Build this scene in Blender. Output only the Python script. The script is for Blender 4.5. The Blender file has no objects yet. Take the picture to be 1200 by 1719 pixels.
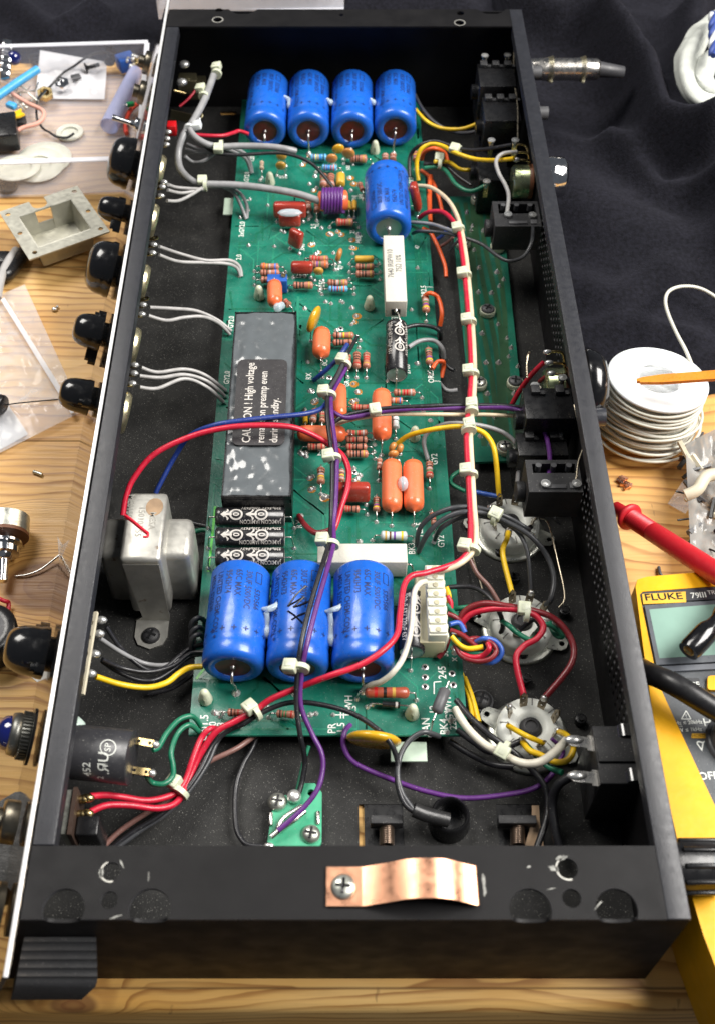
import bpy, bmesh, math, random
from mathutils import Vector, Matrix
from mathutils.geometry import tessellate_polygon
random.seed(7)
sc = bpy.context.scene
S = 0.01                                   # everything below is written in centimetres
# ---------------- camera ----------------
CAM = Vector((-0.6505, -10.2445, 38.521)); FPX = 1913.8; CX = 561.13; CY = 859.5; PITCH = 0.922397
FW = Vector((0, math.cos(PITCH), -math.sin(PITCH))); RT = Vector((1, 0, 0)); UP = Vector((0, math.sin(PITCH), math.cos(PITCH)))
cd = bpy.data.cameras.new('camera'); cam = bpy.data.objects.new('camera', cd); sc.collection.objects.link(cam)
cam.location = CAM * S; cam.rotation_euler = (math.pi / 2 - PITCH, 0, 0)
cd.sensor_width = 36; cd.lens = FPX / 1719 * 36; cd.shift_x = (600 - CX) / 1719
cd.clip_start = 0.02; cd.clip_end = 20
cd.dof.use_dof = True; cd.dof.focus_distance = 0.46; cd.dof.aperture_fstop = 16
sc.camera = cam
# ---------------- light ----------------
w = bpy.data.worlds.new('World'); sc.world = w; w.use_nodes = True
w.node_tree.nodes['Background'].inputs[0].default_value = (0.80, 0.88, 1.0, 1); w.node_tree.nodes['Background'].inputs[1].default_value = 0.115
def area(name, loc, target, sx, sy, power, col):
    l = bpy.data.lights.new(name, 'AREA'); l.shape = 'RECTANGLE'; l.size = sx; l.size_y = sy; l.energy = power; l.color = col
    o = bpy.data.objects.new(name, l); sc.collection.objects.link(o); o.location = loc
    o.rotation_euler = (Vector(target) - Vector(loc)).to_track_quat('-Z', 'Y').to_euler(); return o
area('window_light', (0.92, 0.20, 1.15), (0.0, 0.2, 0), 0.95, 0.8, 46, (1.0, 0.965, 0.92))
area('fill_light', (-0.55, 0.75, 1.2), (0.0, 0.25, 0), 0.6, 0.6, 15, (1.0, 0.96, 0.90))  # added soft fill lamp brightening the left side, no visible source
vs = sc.view_settings; sc.display_settings.display_device = 'sRGB'
vs.view_transform = 'Standard'; vs.look = 'None'; vs.exposure = 0; vs.gamma = 1; vs.use_curve_mapping = False

# ---------------- helpers ----------------
def ray(px, py): return FW * FPX + RT * (px - CX) + UP * (CY - py)
def at(px, py, z):
    d = ray(px, py); return CAM + d * ((z - CAM.z) / d.z)
def atx(px, py, x):
    d = ray(px, py); return CAM + d * ((x - CAM.x) / d.x)
def aty(px, py, y):
    d = ray(px, py); return CAM + d * ((y - CAM.y) / d.y)
def scl(p): return FPX / (Vector(p) - CAM).dot(FW)       # pixels per cm there
MATS = {}
def mat(name, col, rough=0.5, metal=0.0, var=0.12, vs_=1.5, bump=0.0, bs=20.0, dust=0.0, trans=0.0, coat=0.0, sss=0.0, ior=1.5, spec=0.5, wear=None, ds=9.0):
    if name in MATS: return MATS[name]
    m = bpy.data.materials.new(name); m.use_nodes = True; nt = m.node_tree; b = nt.nodes['Principled BSDF']
    tc = nt.nodes.new('ShaderNodeTexCoord'); mp = nt.nodes.new('ShaderNodeMapping'); mp.inputs['Scale'].default_value = (100, 100, 100)
    nt.links.new(tc.outputs['Object'], mp.inputs[0])
    def noise(s, det=4):
        n = nt.nodes.new('ShaderNodeTexNoise'); n.inputs['Scale'].default_value = s; n.inputs['Detail'].default_value = det
        nt.links.new(mp.outputs[0], n.inputs['Vector']); return n.outputs['Fac']
    def rng(sock, a, b_, c, d):
        r = nt.nodes.new('ShaderNodeMapRange'); nt.links.new(sock, r.inputs[0])
        for i, v in enumerate((a, b_, c, d)): r.inputs[i + 1].default_value = v
        return r.outputs[0]
    def mix(f, a, b_):
        x = nt.nodes.new('ShaderNodeMix'); x.data_type = 'RGBA'
        if hasattr(f, 'links'): nt.links.new(f, x.inputs[0])
        else: x.inputs[0].default_value = f
        for s, v in ((x.inputs[6], a), (x.inputs[7], b_)):
            if hasattr(v, 'links'): nt.links.new(v, s)
            else: s.default_value = (*v, 1)
        return x.outputs[2]
    n1 = noise(vs_)
    c = mix(rng(n1, .3, .7, 0, 1), [x * (1 - var) for x in col], [min(1, x * (1 + var)) for x in col])
    if wear: c = mix(rng(noise(wear[1], 8), wear[2], wear[2] + .06, 0, 1), c, wear[0])
    if dust: 
        c = mix(rng(noise(ds * 2.6, 1), .73 - dust * .055, .76, 0, .75), c, (.36, .35, .32))
        c = mix(rng(noise(0.5, 6), .45, .75, 0, dust * .06), c, (.35, .34, .31))
    nt.links.new(c, b.inputs['Base Color'])
    nt.links.new(rng(noise(vs_ * 3), .3, .7, max(0.02, rough - .08), min(1, rough + .08)), b.inputs['Roughness'])
    b.inputs['Metallic'].default_value = metal; b.inputs['IOR'].default_value = ior
    b.inputs['Transmission Weight'].default_value = trans; b.inputs['Coat Weight'].default_value = coat; b.inputs['Coat Roughness'].default_value = .08
    b.inputs['Specular IOR Level'].default_value = spec
    if sss: b.inputs['Subsurface Weight'].default_value = sss; b.inputs['Subsurface Radius'].default_value = (.3, .3, .25); b.inputs['Subsurface Scale'].default_value = .003
    if bump:
        bp = nt.nodes.new('ShaderNodeBump'); bp.inputs['Strength'].default_value = bump; bp.inputs['Distance'].default_value = .0004
        nt.links.new(noise(bs, 3), bp.inputs['Height']); nt.links.new(bp.outputs[0], b.inputs['Normal'])
    MATS[name] = m; return m
def thin(name, col, op=0.25, rough=0.12, bump=0.5, bs=1.2, fres=0.6):
    if name in MATS: return MATS[name]
    m = mat(name, col, rough, var=.05, bump=bump, bs=bs); nt = m.node_tree; b = nt.nodes['Principled BSDF']; out = nt.nodes['Material Output']
    tr = nt.nodes.new('ShaderNodeBsdfTransparent'); mx = nt.nodes.new('ShaderNodeMixShader'); lw = nt.nodes.new('ShaderNodeLayerWeight'); lw.inputs[0].default_value = .35
    r = nt.nodes.new('ShaderNodeMapRange'); r.inputs[3].default_value = op; r.inputs[4].default_value = min(1, op + fres)
    nt.links.new(lw.outputs['Facing'], r.inputs[0]); nt.links.new(r.outputs[0], mx.inputs[0]); nt.links.new(tr.outputs[0], mx.inputs[1]); nt.links.new(b.outputs[0], mx.inputs[2]); nt.links.new(mx.outputs[0], out.inputs[0])
    return m
BLK = mat('black_powder_coat', (.0065, .0062, .0068), .50, bump=.2, bs=30, var=.3, vs_=.4, spec=.2)
FLOOR = mat('dusty_black_floor', (.014, .014, .0138), .6, bump=.4, bs=25, dust=.7, ds=10, spec=.3)
RAIL = mat('satin_black_rail', (.019, .020, .025), .40, bump=.3, bs=35, spec=.6)
PCB = mat('green_solder_mask', (.003, .135, .088), .38, var=.28, vs_=1.0, bump=.25, bs=9, dust=.4, coat=.15, ds=7)
TRACE = mat('green_trace', (.02, .21, .13), .3, coat=.2)
TRACED = mat('dark_trace', (.008, .125, .07), .3, coat=.2)
PCB2 = mat('green_board_under', (.006, .125, .078), .35, var=.35, vs_=.6, dust=.4, coat=.2)
PCBE = mat('green_board_edge', (.02, .30, .19), .5)
SILK = mat('white_silkscreen', (.75, .77, .72), .6)
SOLD = mat('solder', (.78, .78, .76), .30, .8, var=.15)
FLUX = mat('amber_flux', (.38, .16, .02), .2, var=.4, coat=.5)
TIN = mat('tinned_lead', (.62, .60, .56), .28, 1.0)
BRASS = mat('brass_lug', (.55, .42, .20), .3, 1.0, var=.3)
STEEL = mat('steel_plate', (.48, .47, .43), .44, .72, var=.15, vs_=1.0, bump=.2, bs=6, wear=((.20, .13, .08), 1.3, .66))
STEELD = mat('zinc_can', (.55, .56, .50), .33, .85, var=.25, vs_=2)
CHROME = mat('chrome', (.75, .75, .76), .10, 1.0)
MIRROR = mat('mirror_front_panel', (.42, .35, .27), .05, 1.0, var=.03)
ALU = mat('bright_aluminium_edge', (.86, .86, .86), .35, .35)
BLUE = mat('blue_capacitor_sleeve', (.010, .108, .52), .32, var=.12, coat=.25, bump=.14, bs=1.1, dust=.05)
BLUET = mat('dark_blue_print', (.008, .02, .10), .5)
ENDC = mat('dark_red_end_seal', (.095, .009, .006), .38, var=.5, vs_=3, coat=.2)
ENDM = mat('grey_metal_end', (.42, .43, .42), .35, .7, dust=.2)
ORNG = mat('orange_dipped', (.74, .14, .045), .32, var=.10, coat=.25, dust=.12)
ORNL = mat('orange_light', (.74, .165, .06), .5, var=.06, dust=.2)
REDB = mat('brick_red_dipped', (.33, .036, .022), .25, var=.15, coat=.5)
TANC = mat('tan_ceramic', (.50, .21, .05), .35, coat=.3)
YEL = mat('mustard_ceramic', (.62, .34, .015), .28, var=.1, coat=.4)
RBR = mat('resistor_brown', (.40, .155, .10), .38, var=.15, coat=.2, dust=.25)
RRD = mat('resistor_red_brown', (.34, .07, .035), .35, coat=.3, dust=.3)
RBL = mat('resistor_blue', (.10, .38, .62), .32, coat=.3)
RGR = mat('resistor_grey', (.50, .55, .55), .38, coat=.2)
RBG = mat('resistor_beige', (.55, .42, .30), .4)
BAND = {k: mat('band_' + n, c, .4) for k, n, c in (('k', 'black', (.012, .01, .01)), ('r', 'red', (.45, .01, .01)), ('n', 'brown', (.12, .035, .015)), ('o', 'orange', (.85, .16, .02)), ('y', 'yellow', (.80, .55, .02)), ('g', 'green', (.04, .20, .07)), ('v', 'violet', (.14, .04, .30)), ('b', 'blue', (.03, .18, .65)), ('w', 'white', (.6, .6, .58)), ('s', 'silver', (.45, .42, .40)), ('d', 'gold', (.50, .30, .06)))}
CEM = mat('cement_white', (.56, .54, .47), .75, var=.05, bump=.3, bs=12, dust=.3)
EPOX = mat('grey_epoxy', (.105, .117, .125), .22, var=.10, vs_=1.0, bump=.5, bs=1.6, coat=.6)
LABEL = mat('dark_label', (.030, .028, .030), .42, dust=.25)
LABT = mat('silver_print', (.55, .52, .48), .5)
BPL = mat('black_plastic', (.010, .010, .011), .30, bump=.1, bs=20)
BPM = mat('matt_black_plastic', (.022, .022, .024), .5, bump=.3, bs=30, dust=.3)
BGL = mat('gloss_black', (.005, .005, .006), .2, var=0, coat=.5)
GRYP = mat('grey_plastic', (.09, .09, .095), .45)
NYL = mat('natural_nylon', (.58, .61, .46), .35, var=.06, sss=.35, spec=.5)
NYLW = mat('white_nylon', (.75, .78, .78), .35, sss=.3)
CERA = mat('ceramic_grey_white', (.78, .80, .74), .42, var=.12, bump=.1, dust=.2)
COP = mat('copper_strap', (.74, .38, .235), .33, 1.0, var=.12, vs_=1.2)
COPS = mat('copper_scrap', (.80, .42, .28), .25, 1.0)
CRM = mat('cream_fibre', (.62, .56, .42), .6)
PHEN = mat('brown_phenolic', (.16, .06, .025), .5)
WC = {k: mat('wire_' + n, c, .40, var=.14, vs_=2.5, coat=.08, dust=.15, bump=.15, bs=5) for k, n, c in (('black', 'black', (.014, .014, .017)), ('dgrey', 'dark_grey', (.045, .047, .052)), ('grey', 'grey', (.27, .27, .275)), ('lgrey', 'light_grey', (.40, .39, .38)), ('red', 'red', (.52, .010, .035)), ('dred', 'dark_red', (.20, .012, .018)), ('blue', 'blue', (.012, .035, .20)), ('bblue', 'bright_blue', (.03, .10, .42)), ('purple', 'purple', (.10, .022, .17)), ('yellow', 'yellow', (.82, .52, .01)), ('green', 'green', (.008, .16, .085)), ('orange', 'orange', (.78, .11, .02)), ('white', 'white', (.68, .64, .53)), ('cream', 'cream', (.70, .58, .40)), ('brown', 'brown', (.19, .095, .08)), ('sleeve', 'sleeve', (.02, .02, .021)))}

class MB:
    def __init__(s): s.v = []; s.f = []; s.mi = []; s.sm = []; s.m = []
    def mid(s, m):
        if m not in s.m: s.m.append(m)
        return s.m.index(m)
    def add(s, vs, fs, m, smooth=False):
        o = len(s.v); s.v += [Vector(a) for a in vs]; k = s.mid(m)
        for f in fs: s.f.append([i + o for i in f]); s.mi.append(k); s.sm.append(smooth)
        return s
    def box(s, c, d, m, rot=None, bev=0.0):
        bm = bmesh.new(); bmesh.ops.create_cube(bm, size=1)
        for v in bm.verts: v.co = Vector((v.co.x * d[0], v.co.y * d[1], v.co.z * d[2]))
        if bev: bmesh.ops.bevel(bm, geom=bm.edges[:], offset=bev, segments=2, affect='EDGES', profile=.5)
        R = rot if rot is not None else Matrix.Identity(3); c = Vector(c)
        bm.verts.index_update(); vs = [R @ v.co + c for v in bm.verts]; fs = [[v.index for v in f.verts] for f in bm.faces]; bm.free()
        return s.add(vs, fs, m, bool(bev))
    def lathe(s, p0, p1, prof, m, n=20, flat=None):
        """prof: (t along p0->p1 in cm, radius[, material for the segment that starts here])"""
        p0 = Vector(p0); d = (Vector(p1) - p0).normalized(); a = d.orthogonal().normalized()
        if abs(d.z) < .9: a = d.cross(Vector((0, 0, 1))).normalized()
        b = d.cross(a)
        cs = [(math.cos(2 * math.pi * i / n), math.sin(2 * math.pi * i / n)) for i in range(n)]
        for j in range(len(prof) - 1):
            q0, q1 = prof[j], prof[j + 1]; mm = q0[2] if len(q0) > 2 else m
            sm = flat is None
            vs = []
            for q in (q0, q1): vs += [p0 + d * q[0] + (a * c + b * e) * q[1] for c, e in cs]
            s.add(vs, [[i, (i + 1) % n, n + (i + 1) % n, n + i] for i in range(n)], mm, sm)
        for q, rev in ((prof[0], True), (prof[-1], False)):
            if q[1] > 1e-4:
                mm = (q[2] if len(q) > 2 else m)
                r = [p0 + d * q[0] + (a * c + b * e) * q[1] for c, e in cs]
                s.add(r, [list(range(n))[::-1] if rev else list(range(n))], mm)
        return s
    def cyl(s, p0, p1, r, m, n=14, r1=None, bev=0):
        L = (Vector(p1) - Vector(p0)).length; r1 = r if r1 is None else r1
        if bev: return s.lathe(p0, p1, [(0, r - bev), (bev * .3, r - bev * .3), (bev, r), (L - bev, r1), (L - bev * .3, r1 - bev * .3), (L, r1 - bev)], m, n)
        return s.lathe(p0, p1, [(0, r), (L, r1)], m, n)
    def tube(s, pts, r, m, n=8, sub=6, closed=False):
        P = spline(pts, sub, closed); k = len(P); d = (P[1] - P[0]).normalized(); a = d.cross(Vector((0, 0, 1)))
        a = a.normalized() if a.length > 1e-3 else Vector((1, 0, 0)); vs = []
        for i in range(k):
            t = (P[min(i + 1, k - 1)] - P[max(i - 1, 0)]) if not closed else (P[(i + 1) % k] - P[i - 1])
            t = t.normalized() if t.length > 1e-6 else d
            a = (a - t * a.dot(t)).normalized(); b = t.cross(a)
            rr = r[min(i * (len(r) - 1) // max(1, k - 1), len(r) - 1)] if isinstance(r, (list, tuple)) else r
            vs += [P[i] + (a * math.cos(2 * math.pi * j / n) + b * math.sin(2 * math.pi * j / n)) * rr for j in range(n)]
        fs = [[i * n + j, i * n + (j + 1) % n, (i + 1) * n + (j + 1) % n, (i + 1) * n + j] for i in range(k - 1) for j in range(n)]
        if closed: fs += [[(k - 1) * n + j, (k - 1) * n + (j + 1) % n, (j + 1) % n, j] for j in range(n)]
        s.add(vs, fs, m, True)
        if not closed: s.add(vs[:n], [list(range(n))[::-1]], m); s.add(vs[-n:], [list(range(n))], m)
        return s
    def ball(s, c, r, m, n=10, rot=None):
        r = (r, r, r) if not hasattr(r, '__len__') else r; c = Vector(c); h = max(4, n // 2 + 1); R = rot or Matrix.Identity(3)
        vs = [c + R @ Vector((0, 0, r[2]))]
        for i in range(1, h):
            for j in range(n):
                th = math.pi * i / h; ph = 2 * math.pi * j / n
                vs.append(c + R @ Vector((r[0] * math.sin(th) * math.cos(ph), r[1] * math.sin(th) * math.sin(ph), r[2] * math.cos(th))))
        vs.append(c - R @ Vector((0, 0, r[2]))); L = len(vs) - 1
        fs = [[0, 1 + j, 1 + (j + 1) % n] for j in range(n)]
        fs += [[1 + i * n + j, 1 + (i + 1) * n + j, 1 + (i + 1) * n + (j + 1) % n, 1 + i * n + (j + 1) % n] for i in range(h - 2) for j in range(n)]
        fs += [[L, 1 + (h - 2) * n + (j + 1) % n, 1 + (h - 2) * n + j] for j in range(n)]
        return s.add(vs, fs, m, True)
    def plate(s, outer, holes, t0, t1, m, fr=None, m_edge=None):
        """flat plate with holes: 2D loops, thickness t0..t1, fr maps (u,v,t)->world"""
        fr = fr or (lambda u, v, t: Vector((u, v, t))); loops = [list(outer)] + [list(h) for h in holes]
        tri = tessellate_polygon([[Vector((a, b, 0)) for a, b in l] for l in loops]); flat = [p for l in loops for p in l]; n = len(flat)
        vs = [fr(a, b, t0) for a, b in flat] + [fr(a, b, t1) for a, b in flat]
        s.add(vs, [list(t) for t in tri] + [[i + n for i in t][::-1] for t in tri], m)
        fs = []; o = 0
        for l in loops:
            k = len(l); fs += [[o + i, o + (i + 1) % k, n + o + (i + 1) % k, n + o + i] for i in range(k)]; o += k
        return s.add(vs, fs, m_edge or m)
    def text(s, t, fr, size, m, align='CENTER', th=.004, sx=1.0):
        vs, fs = glyphs(t, align); return s.add([fr(x * size * sx, y * size, th) for x, y in vs], fs, m)
def circ(x, y, r, n=24, a0=0, ry=None): return [(x + r * math.cos(a0 + 2 * math.pi * i / n), y + (ry or r) * math.sin(a0 + 2 * math.pi * i / n)) for i in range(n)]
def spline(pts, sub=6, closed=False):
    P = [Vector(p) for p in pts]; k = len(P)
    if k < 3 and not closed: return P
    out = []
    for i in range(k if closed else k - 1):
        a, b, c, d = (P[(i - 1) % k], P[i], P[(i + 1) % k], P[(i + 2) % k]) if closed else (P[max(i - 1, 0)], P[i], P[i + 1], P[min(i + 2, k - 1)])
        for j in range(sub):
            t = j / sub
            out.append(.5 * ((2 * b) + (c - a) * t + (2 * a - 5 * b + 4 * c - d) * t * t + (3 * b - a - 3 * c + d) * t ** 3))
    if not closed: out.append(P[-1])
    return out
GC = {}
def glyphs(t, align='CENTER'):
    if (t, align) in GC: return GC[(t, align)]
    cu = bpy.data.curves.new('lettering', 'FONT'); cu.body = t; cu.size = 1; cu.resolution_u = 2; cu.align_x = align; cu.align_y = 'CENTER'; cu.offset = .012
    ob = bpy.data.objects.new('lettering', cu); sc.collection.objects.link(ob)
    me = bpy.data.meshes.new_from_object(ob.evaluated_get(bpy.context.evaluated_depsgraph_get()))
    r = ([(v.co.x, v.co.y) for v in me.vertices], [list(p.vertices) for p in me.polygons])
    bpy.data.objects.remove(ob); bpy.data.curves.remove(cu); bpy.data.meshes.remove(me); GC[(t, align)] = r; return r
def flatfr(o, xd, yd):
    o = Vector(o); xd = Vector(xd).normalized(); yd = Vector(yd); yd = (yd - xd * yd.dot(xd)).normalized(); n = xd.cross(yd)
    return lambda u, v, t: o + xd * u + yd * v + n * t
BASE = {}
def put(mb, name, parent=None, label=None, cat=None, group=None, kind=None):
    vs = mb.v; lo = Vector([min(v[i] for v in vs) for i in range(3)]); hi = Vector([max(v[i] for v in vs) for i in range(3)])
    base = Vector(((lo.x + hi.x) / 2, (lo.y + hi.y) / 2, lo.z))
    me = bpy.data.meshes.new(name); me.from_pydata([(v - base) * S for v in vs], [], mb.f)
    for m in mb.m: me.materials.append(m)
    me.polygons.foreach_set('material_index', mb.mi); me.polygons.foreach_set('use_smooth', mb.sm)
    bm = bmesh.new(); bm.from_mesh(me); bmesh.ops.remove_doubles(bm, verts=bm.verts, dist=1e-7)
    bm.to_mesh(me); bm.free(); me.update()
    try: me.set_sharp_from_angle(angle=math.radians(62))
    except Exception: pass
    o = bpy.data.objects.new(name, me); sc.collection.objects.link(o); BASE[o] = base
    o.location = (base - (BASE[parent] if parent else Vector())) * S
    if parent: o.parent = parent
    tag(o, label, cat, group, kind); return o
def tag(o, label=None, cat=None, group=None, kind=None):
    for k, v in (('label', label), ('category', cat), ('group', group), ('kind', kind)):
        if v: o[k] = v
def thing(name, loc, label, cat, group=None):
    o = bpy.data.objects.new(name, None); sc.collection.objects.link(o); o.location = Vector(loc) * S; o.empty_display_size = .01; BASE[o] = Vector(loc); tag(o, label, cat, group); return o
def pts(l): return [at(*p) for p in l]
def pbox(mb, x0, y0, x1, y1, zt, h, m, bev=0.02):
    a = at((x0 + x1) / 2, y0, zt); b = at((x0 + x1) / 2, y1, zt); l = at(x0, (y0 + y1) / 2, zt); r = at(x1, (y0 + y1) / 2, zt)
    c = Vector(((l.x + r.x) / 2, (a.y + b.y) / 2, zt - h / 2)); mb.box(c, (r.x - l.x, a.y - b.y, h), m, bev=bev); return c, (r.x - l.x, a.y - b.y, h)
def screw(mb, c, r, m, n=(0, 0, 1), h=None, ang=.4):
    h = h or r * .45; n = Vector(n).normalized(); c = Vector(c)
    mb.lathe(c, c + n, [(0, r), (h * .35, r), (h * .75, r * .8), (h, r * .45), (h * 1.02, 0.001)], m, 20)
    a = n.orthogonal().normalized(); b = n.cross(a); x = a * math.cos(ang) + b * math.sin(ang); y = n.cross(x); fr = flatfr(c + n * (h * .96), x, y); l, w_ = r * .62, r * .13
    mb.plate([(-l, -w_), (-w_, -w_), (-w_, -l), (w_, -l), (w_, -w_), (l, -w_), (l, w_), (w_, w_), (w_, l), (-w_, l), (-w_, w_), (-l, w_)], [], 0, h * .08, BPL, fr)
# ================= table =================
def wood_material():
    m = bpy.data.materials.new('pine_wood'); m.use_nodes = True; nt = m.node_tree; b = nt.nodes['Principled BSDF']; N = nt.nodes.new; Lk = nt.links.new
    g = N('ShaderNodeNewGeometry'); mp = N('ShaderNodeMapping'); mp.inputs['Scale'].default_value = (100, 100, 100); Lk(g.outputs['Position'], mp.inputs[0])
    sp = N('ShaderNodeSeparateXYZ'); Lk(mp.outputs[0], sp.inputs[0])
    def val(x, sock):
        if isinstance(x, (int, float)): sock.default_value = x
        else: Lk(x, sock)
    def ma(op, a, b_=0.0, c=0.0):
        n = N('ShaderNodeMath'); n.operation = op
        for i, q in enumerate((a, b_, c)): val(q, n.inputs[i])
        return n.outputs[0]
    def comb(x, y, z=0.0):
        n = N('ShaderNodeCombineXYZ')
        for i, q in enumerate((x, y, z)): val(q, n.inputs[i])
        return n.outputs[0]
    def noise(v, s, d=3):
        n = N('ShaderNodeTexNoise'); n.inputs['Scale'].default_value = s; n.inputs['Detail'].default_value = d; Lk(v, n.inputs['Vector']); return n.outputs['Fac']
    def rng(x, a, b_, c, d):
        n = N('ShaderNodeMapRange'); n.interpolation_type = 'SMOOTHSTEP'
        for i, q in enumerate((x, a, b_, c, d)): val(q, n.inputs[i])
        return n.outputs[0]
    def mix(f, a, b_):
        n = N('ShaderNodeMix'); n.data_type = 'RGBA'; val(f, n.inputs[0])
        for s_, q in ((n.inputs[6], a), (n.inputs[7], b_)):
            if isinstance(q, tuple): s_.default_value = (*q, 1)
            else: Lk(q, s_)
        return n.outputs[2]
    x, y, z = sp.outputs
    y0 = ma('ADD', y, ma('MULTIPLY', z, 1.0))
    plank = ma('FLOOR', ma('DIVIDE', ma('ADD', y0, 0.3), 11.6)); pr_ = ma('FRACT', ma('MULTIPLY', ma('SINE', ma('MULTIPLY', plank, 12.99)), 43.7))
    wv = ma('MULTIPLY', ma('SUBTRACT', noise(comb(ma('MULTIPLY', x, .07), ma('MULTIPLY', y0, .16), plank), 1.0, 2), .5), 4.2)
    v = ma('ADD', y0, wv)
    kn = None
    t = ma('MULTIPLY', v, 1.0)
    for kx, ky, rr in ((-12.3, 15.2, 2.4), (-9.0, -0.9, 1.0), (22, 30, 2)):
        d = ma('SQRT', ma('ADD', ma('POWER', ma('DIVIDE', ma('SUBTRACT', x, kx), 1.5), 2), ma('POWER', ma('SUBTRACT', y0, ky), 2)))
        f = rng(ma('ADD', d, ma('MULTIPLY', noise(mp.outputs[0], .5, 1), .6)), rr * .7, rr * 2.1, 1, 0)
        t = ma('ADD', ma('MULTIPLY', t, ma('SUBTRACT', 1, f)), ma('MULTIPLY', ma('MULTIPLY', d, 1.3), f))
        k2 = rng(d, rr * .42, rr * .62, 1, 0); kn = k2 if kn is None else ma('MAXIMUM', kn, k2)
    ph = ma('FRACT', ma('MULTIPLY', ma('ADD', t, ma('MULTIPLY', noise(comb(ma('MULTIPLY', x, .35), ma('MULTIPLY', y0, 1.6)), 1.0, 2), .35)), 1.9))
    line = ma('MULTIPLY', rng(ph, .45, .92, 0, 1), rng(ph, .93, 1.0, 1, 0))
    irr = noise(comb(ma('MULTIPLY', x, .12), ma('MULTIPLY', t, 1.3)), 1.0, 2)
    line = ma('MULTIPLY', line, rng(irr, .30, .58, .30, 1))
    fine = noise(comb(ma('MULTIPLY', x, .35), ma('MULTIPLY', y0, 13)), 1.0, 4)
    c = mix(rng(noise(comb(ma('MULTIPLY', x, .1), ma('MULTIPLY', y0, .3)), 1.0, 3), .3, .7, 0, 1), (.67, .350, .080), (.78, .50, .185))
    c = mix(ma('MULTIPLY', pr_, .25), c, (.55, .30, .115))
    c = mix(ma('MULTIPLY', line, .8), c, (.30, .120, .025))
    c = mix(rng(fine, .5, .75, 0, .28), c, (.33, .17, .06))
    c = mix(ma('MULTIPLY', kn, .8), c, (.16, .065, .025))
    ry = ma('FRACT', ma('DIVIDE', ma('ADD', y0, .3), 11.6)); seam = ma('MAXIMUM', rng(ry, .0, .006, 1, 0), rng(ry, .994, 1.0, 0, 1))
    c = mix(ma('MULTIPLY', seam, .7), c, (.10, .05, .02))
    scr = noise(comb(ma('MULTIPLY', x, 2.0), ma('MULTIPLY', y0, .5)), 1.0, 6)
    c = mix(rng(scr, .68, .72, 0, .45), c, (.17, .08, .03))
    Lk(c, b.inputs['Base Color']); Lk(rng(fine, .3, .7, .38, .55), b.inputs['Roughness']); b.inputs['Specular IOR Level'].default_value = .35
    bp = N('ShaderNodeBump'); bp.inputs['Strength'].default_value = .35; bp.inputs['Distance'].default_value = .0003; Lk(ma('ADD', fine, ma('MULTIPLY', seam, -2)), bp.inputs['Height']); Lk(bp.outputs[0], b.inputs['Normal'])
    return m
WOOD = wood_material()
mb = MB()
prof = [(-.95, -3.2), (-.95, -.45), (-.90, -.25), (-.78, -.08), (-.58, 0), (75, 0), (75, -3.2)]
nx = [-60, 60]; vs = [(x, a, b) for x in nx for a, b in prof]; k = len(prof)
mb.add(vs, [[i, (i + 1) % k, k + (i + 1) % k, k + i] for i in range(k)] + [list(range(k))[::-1], list(range(k, 2 * k))], WOOD)
put(mb, 'table', None, 'pale pine tabletop with knots and a worn rounded front edge', 'table', kind='structure')
mb = MB(); mb.box((0, 30, -72), (400, 400, .5), mat('dim_floor', (.06, .045, .035), .6)); put(mb, 'floor', None, kind='structure')

# ================= black cloth =================
def cloth_material():
    m = mat('black_jersey_cloth', (.0070, .0070, .0105), .95, var=.5, vs_=5, bump=1.0, bs=9, spec=.15); b = m.node_tree.nodes['Principled BSDF']
    b.inputs['Sheen Weight'].default_value = .06; b.inputs['Sheen Roughness'].default_value = .5; b.inputs['Sheen Tint'].default_value = (.6, .6, .8, 1); return m
CLOTH = cloth_material()
def seg(p, a, b):
    a = Vector(a[:2]); b = Vector(b[:2]); d = b - a; t = max(0, min(1, (p - a).dot(d) / d.length_squared)); return (p - a - d * t).length, t
def poly_d(p, pl):
    return min(seg(p, pl[i], pl[i + 1])[0] for i in range(len(pl) - 1))
folds = [([at(1010, 60, 1), at(1075, 150, 1.5), at(1100, 230, 1.5), at(1160, 270, 1.5)], 1.3, 3.2), ([at(1165, 30, 1), at(1150, 150, 1), at(1200, 300, 1), at(1260, 420, 1)], 1.5, 2.4),
         ([at(870, 20, 1), at(935, 45, 1), at(1000, 30, 1)], 1.2, 2.2), ([at(930, 320, .5), at(1030, 370, .5), at(1140, 420, .5), at(1230, 430, .5)], 2.6, 1.1),
         ([at(940, 470, .5), at(1030, 500, .5), at(1110, 470, .5)], 1.5, .7), ([at(500, 8, .5), at(620, 0, .5), at(760, 6, .5)], 1.6, .8), ([at(1020, 240, .5), at(1100, 330, .5), at(1200, 350, .5)], .8, 1.0),
         ([at(20, 10, .5), at(90, 60, .5), at(160, 20, .5)], 1.2, 1.1), ([at(960, 560, .3), at(1060, 545, .3), at(1160, 570, .3)], .9, .5)]
rf = random.Random(3)
for i in range(9):
    a = Vector((rf.uniform(10, 30), rf.uniform(27, 50), 0)); th = rf.uniform(-.9, .3); folds.append(([a, a + Vector((math.cos(th), math.sin(th), 0)) * rf.uniform(4, 9)], rf.uniform(.3, .7), rf.uniform(.12, .3)))
from mathutils import noise as mn
def edge_y(x):      # nearer hem of the cloth
    if x < 9: return 50.3 + .25 * math.sin(x * .7) if x > -7 else at(100, 97, 0).y + .15 * math.sin(x * .5) + (-7 - x) * -.055
    e = 24.8 + .35 * math.sin(x * .9) + .2 * math.sin(x * 2.3) + max(0, x - 12) * .12
    return e
mb = MB(); X0, X1, Y1 = -36, 34, 72; nxx, nyy = 300, 230; V = []; F = []
pls = [([Vector(q[:2]) for q in pl], w_, h) for pl, w_, h in folds]
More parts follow.
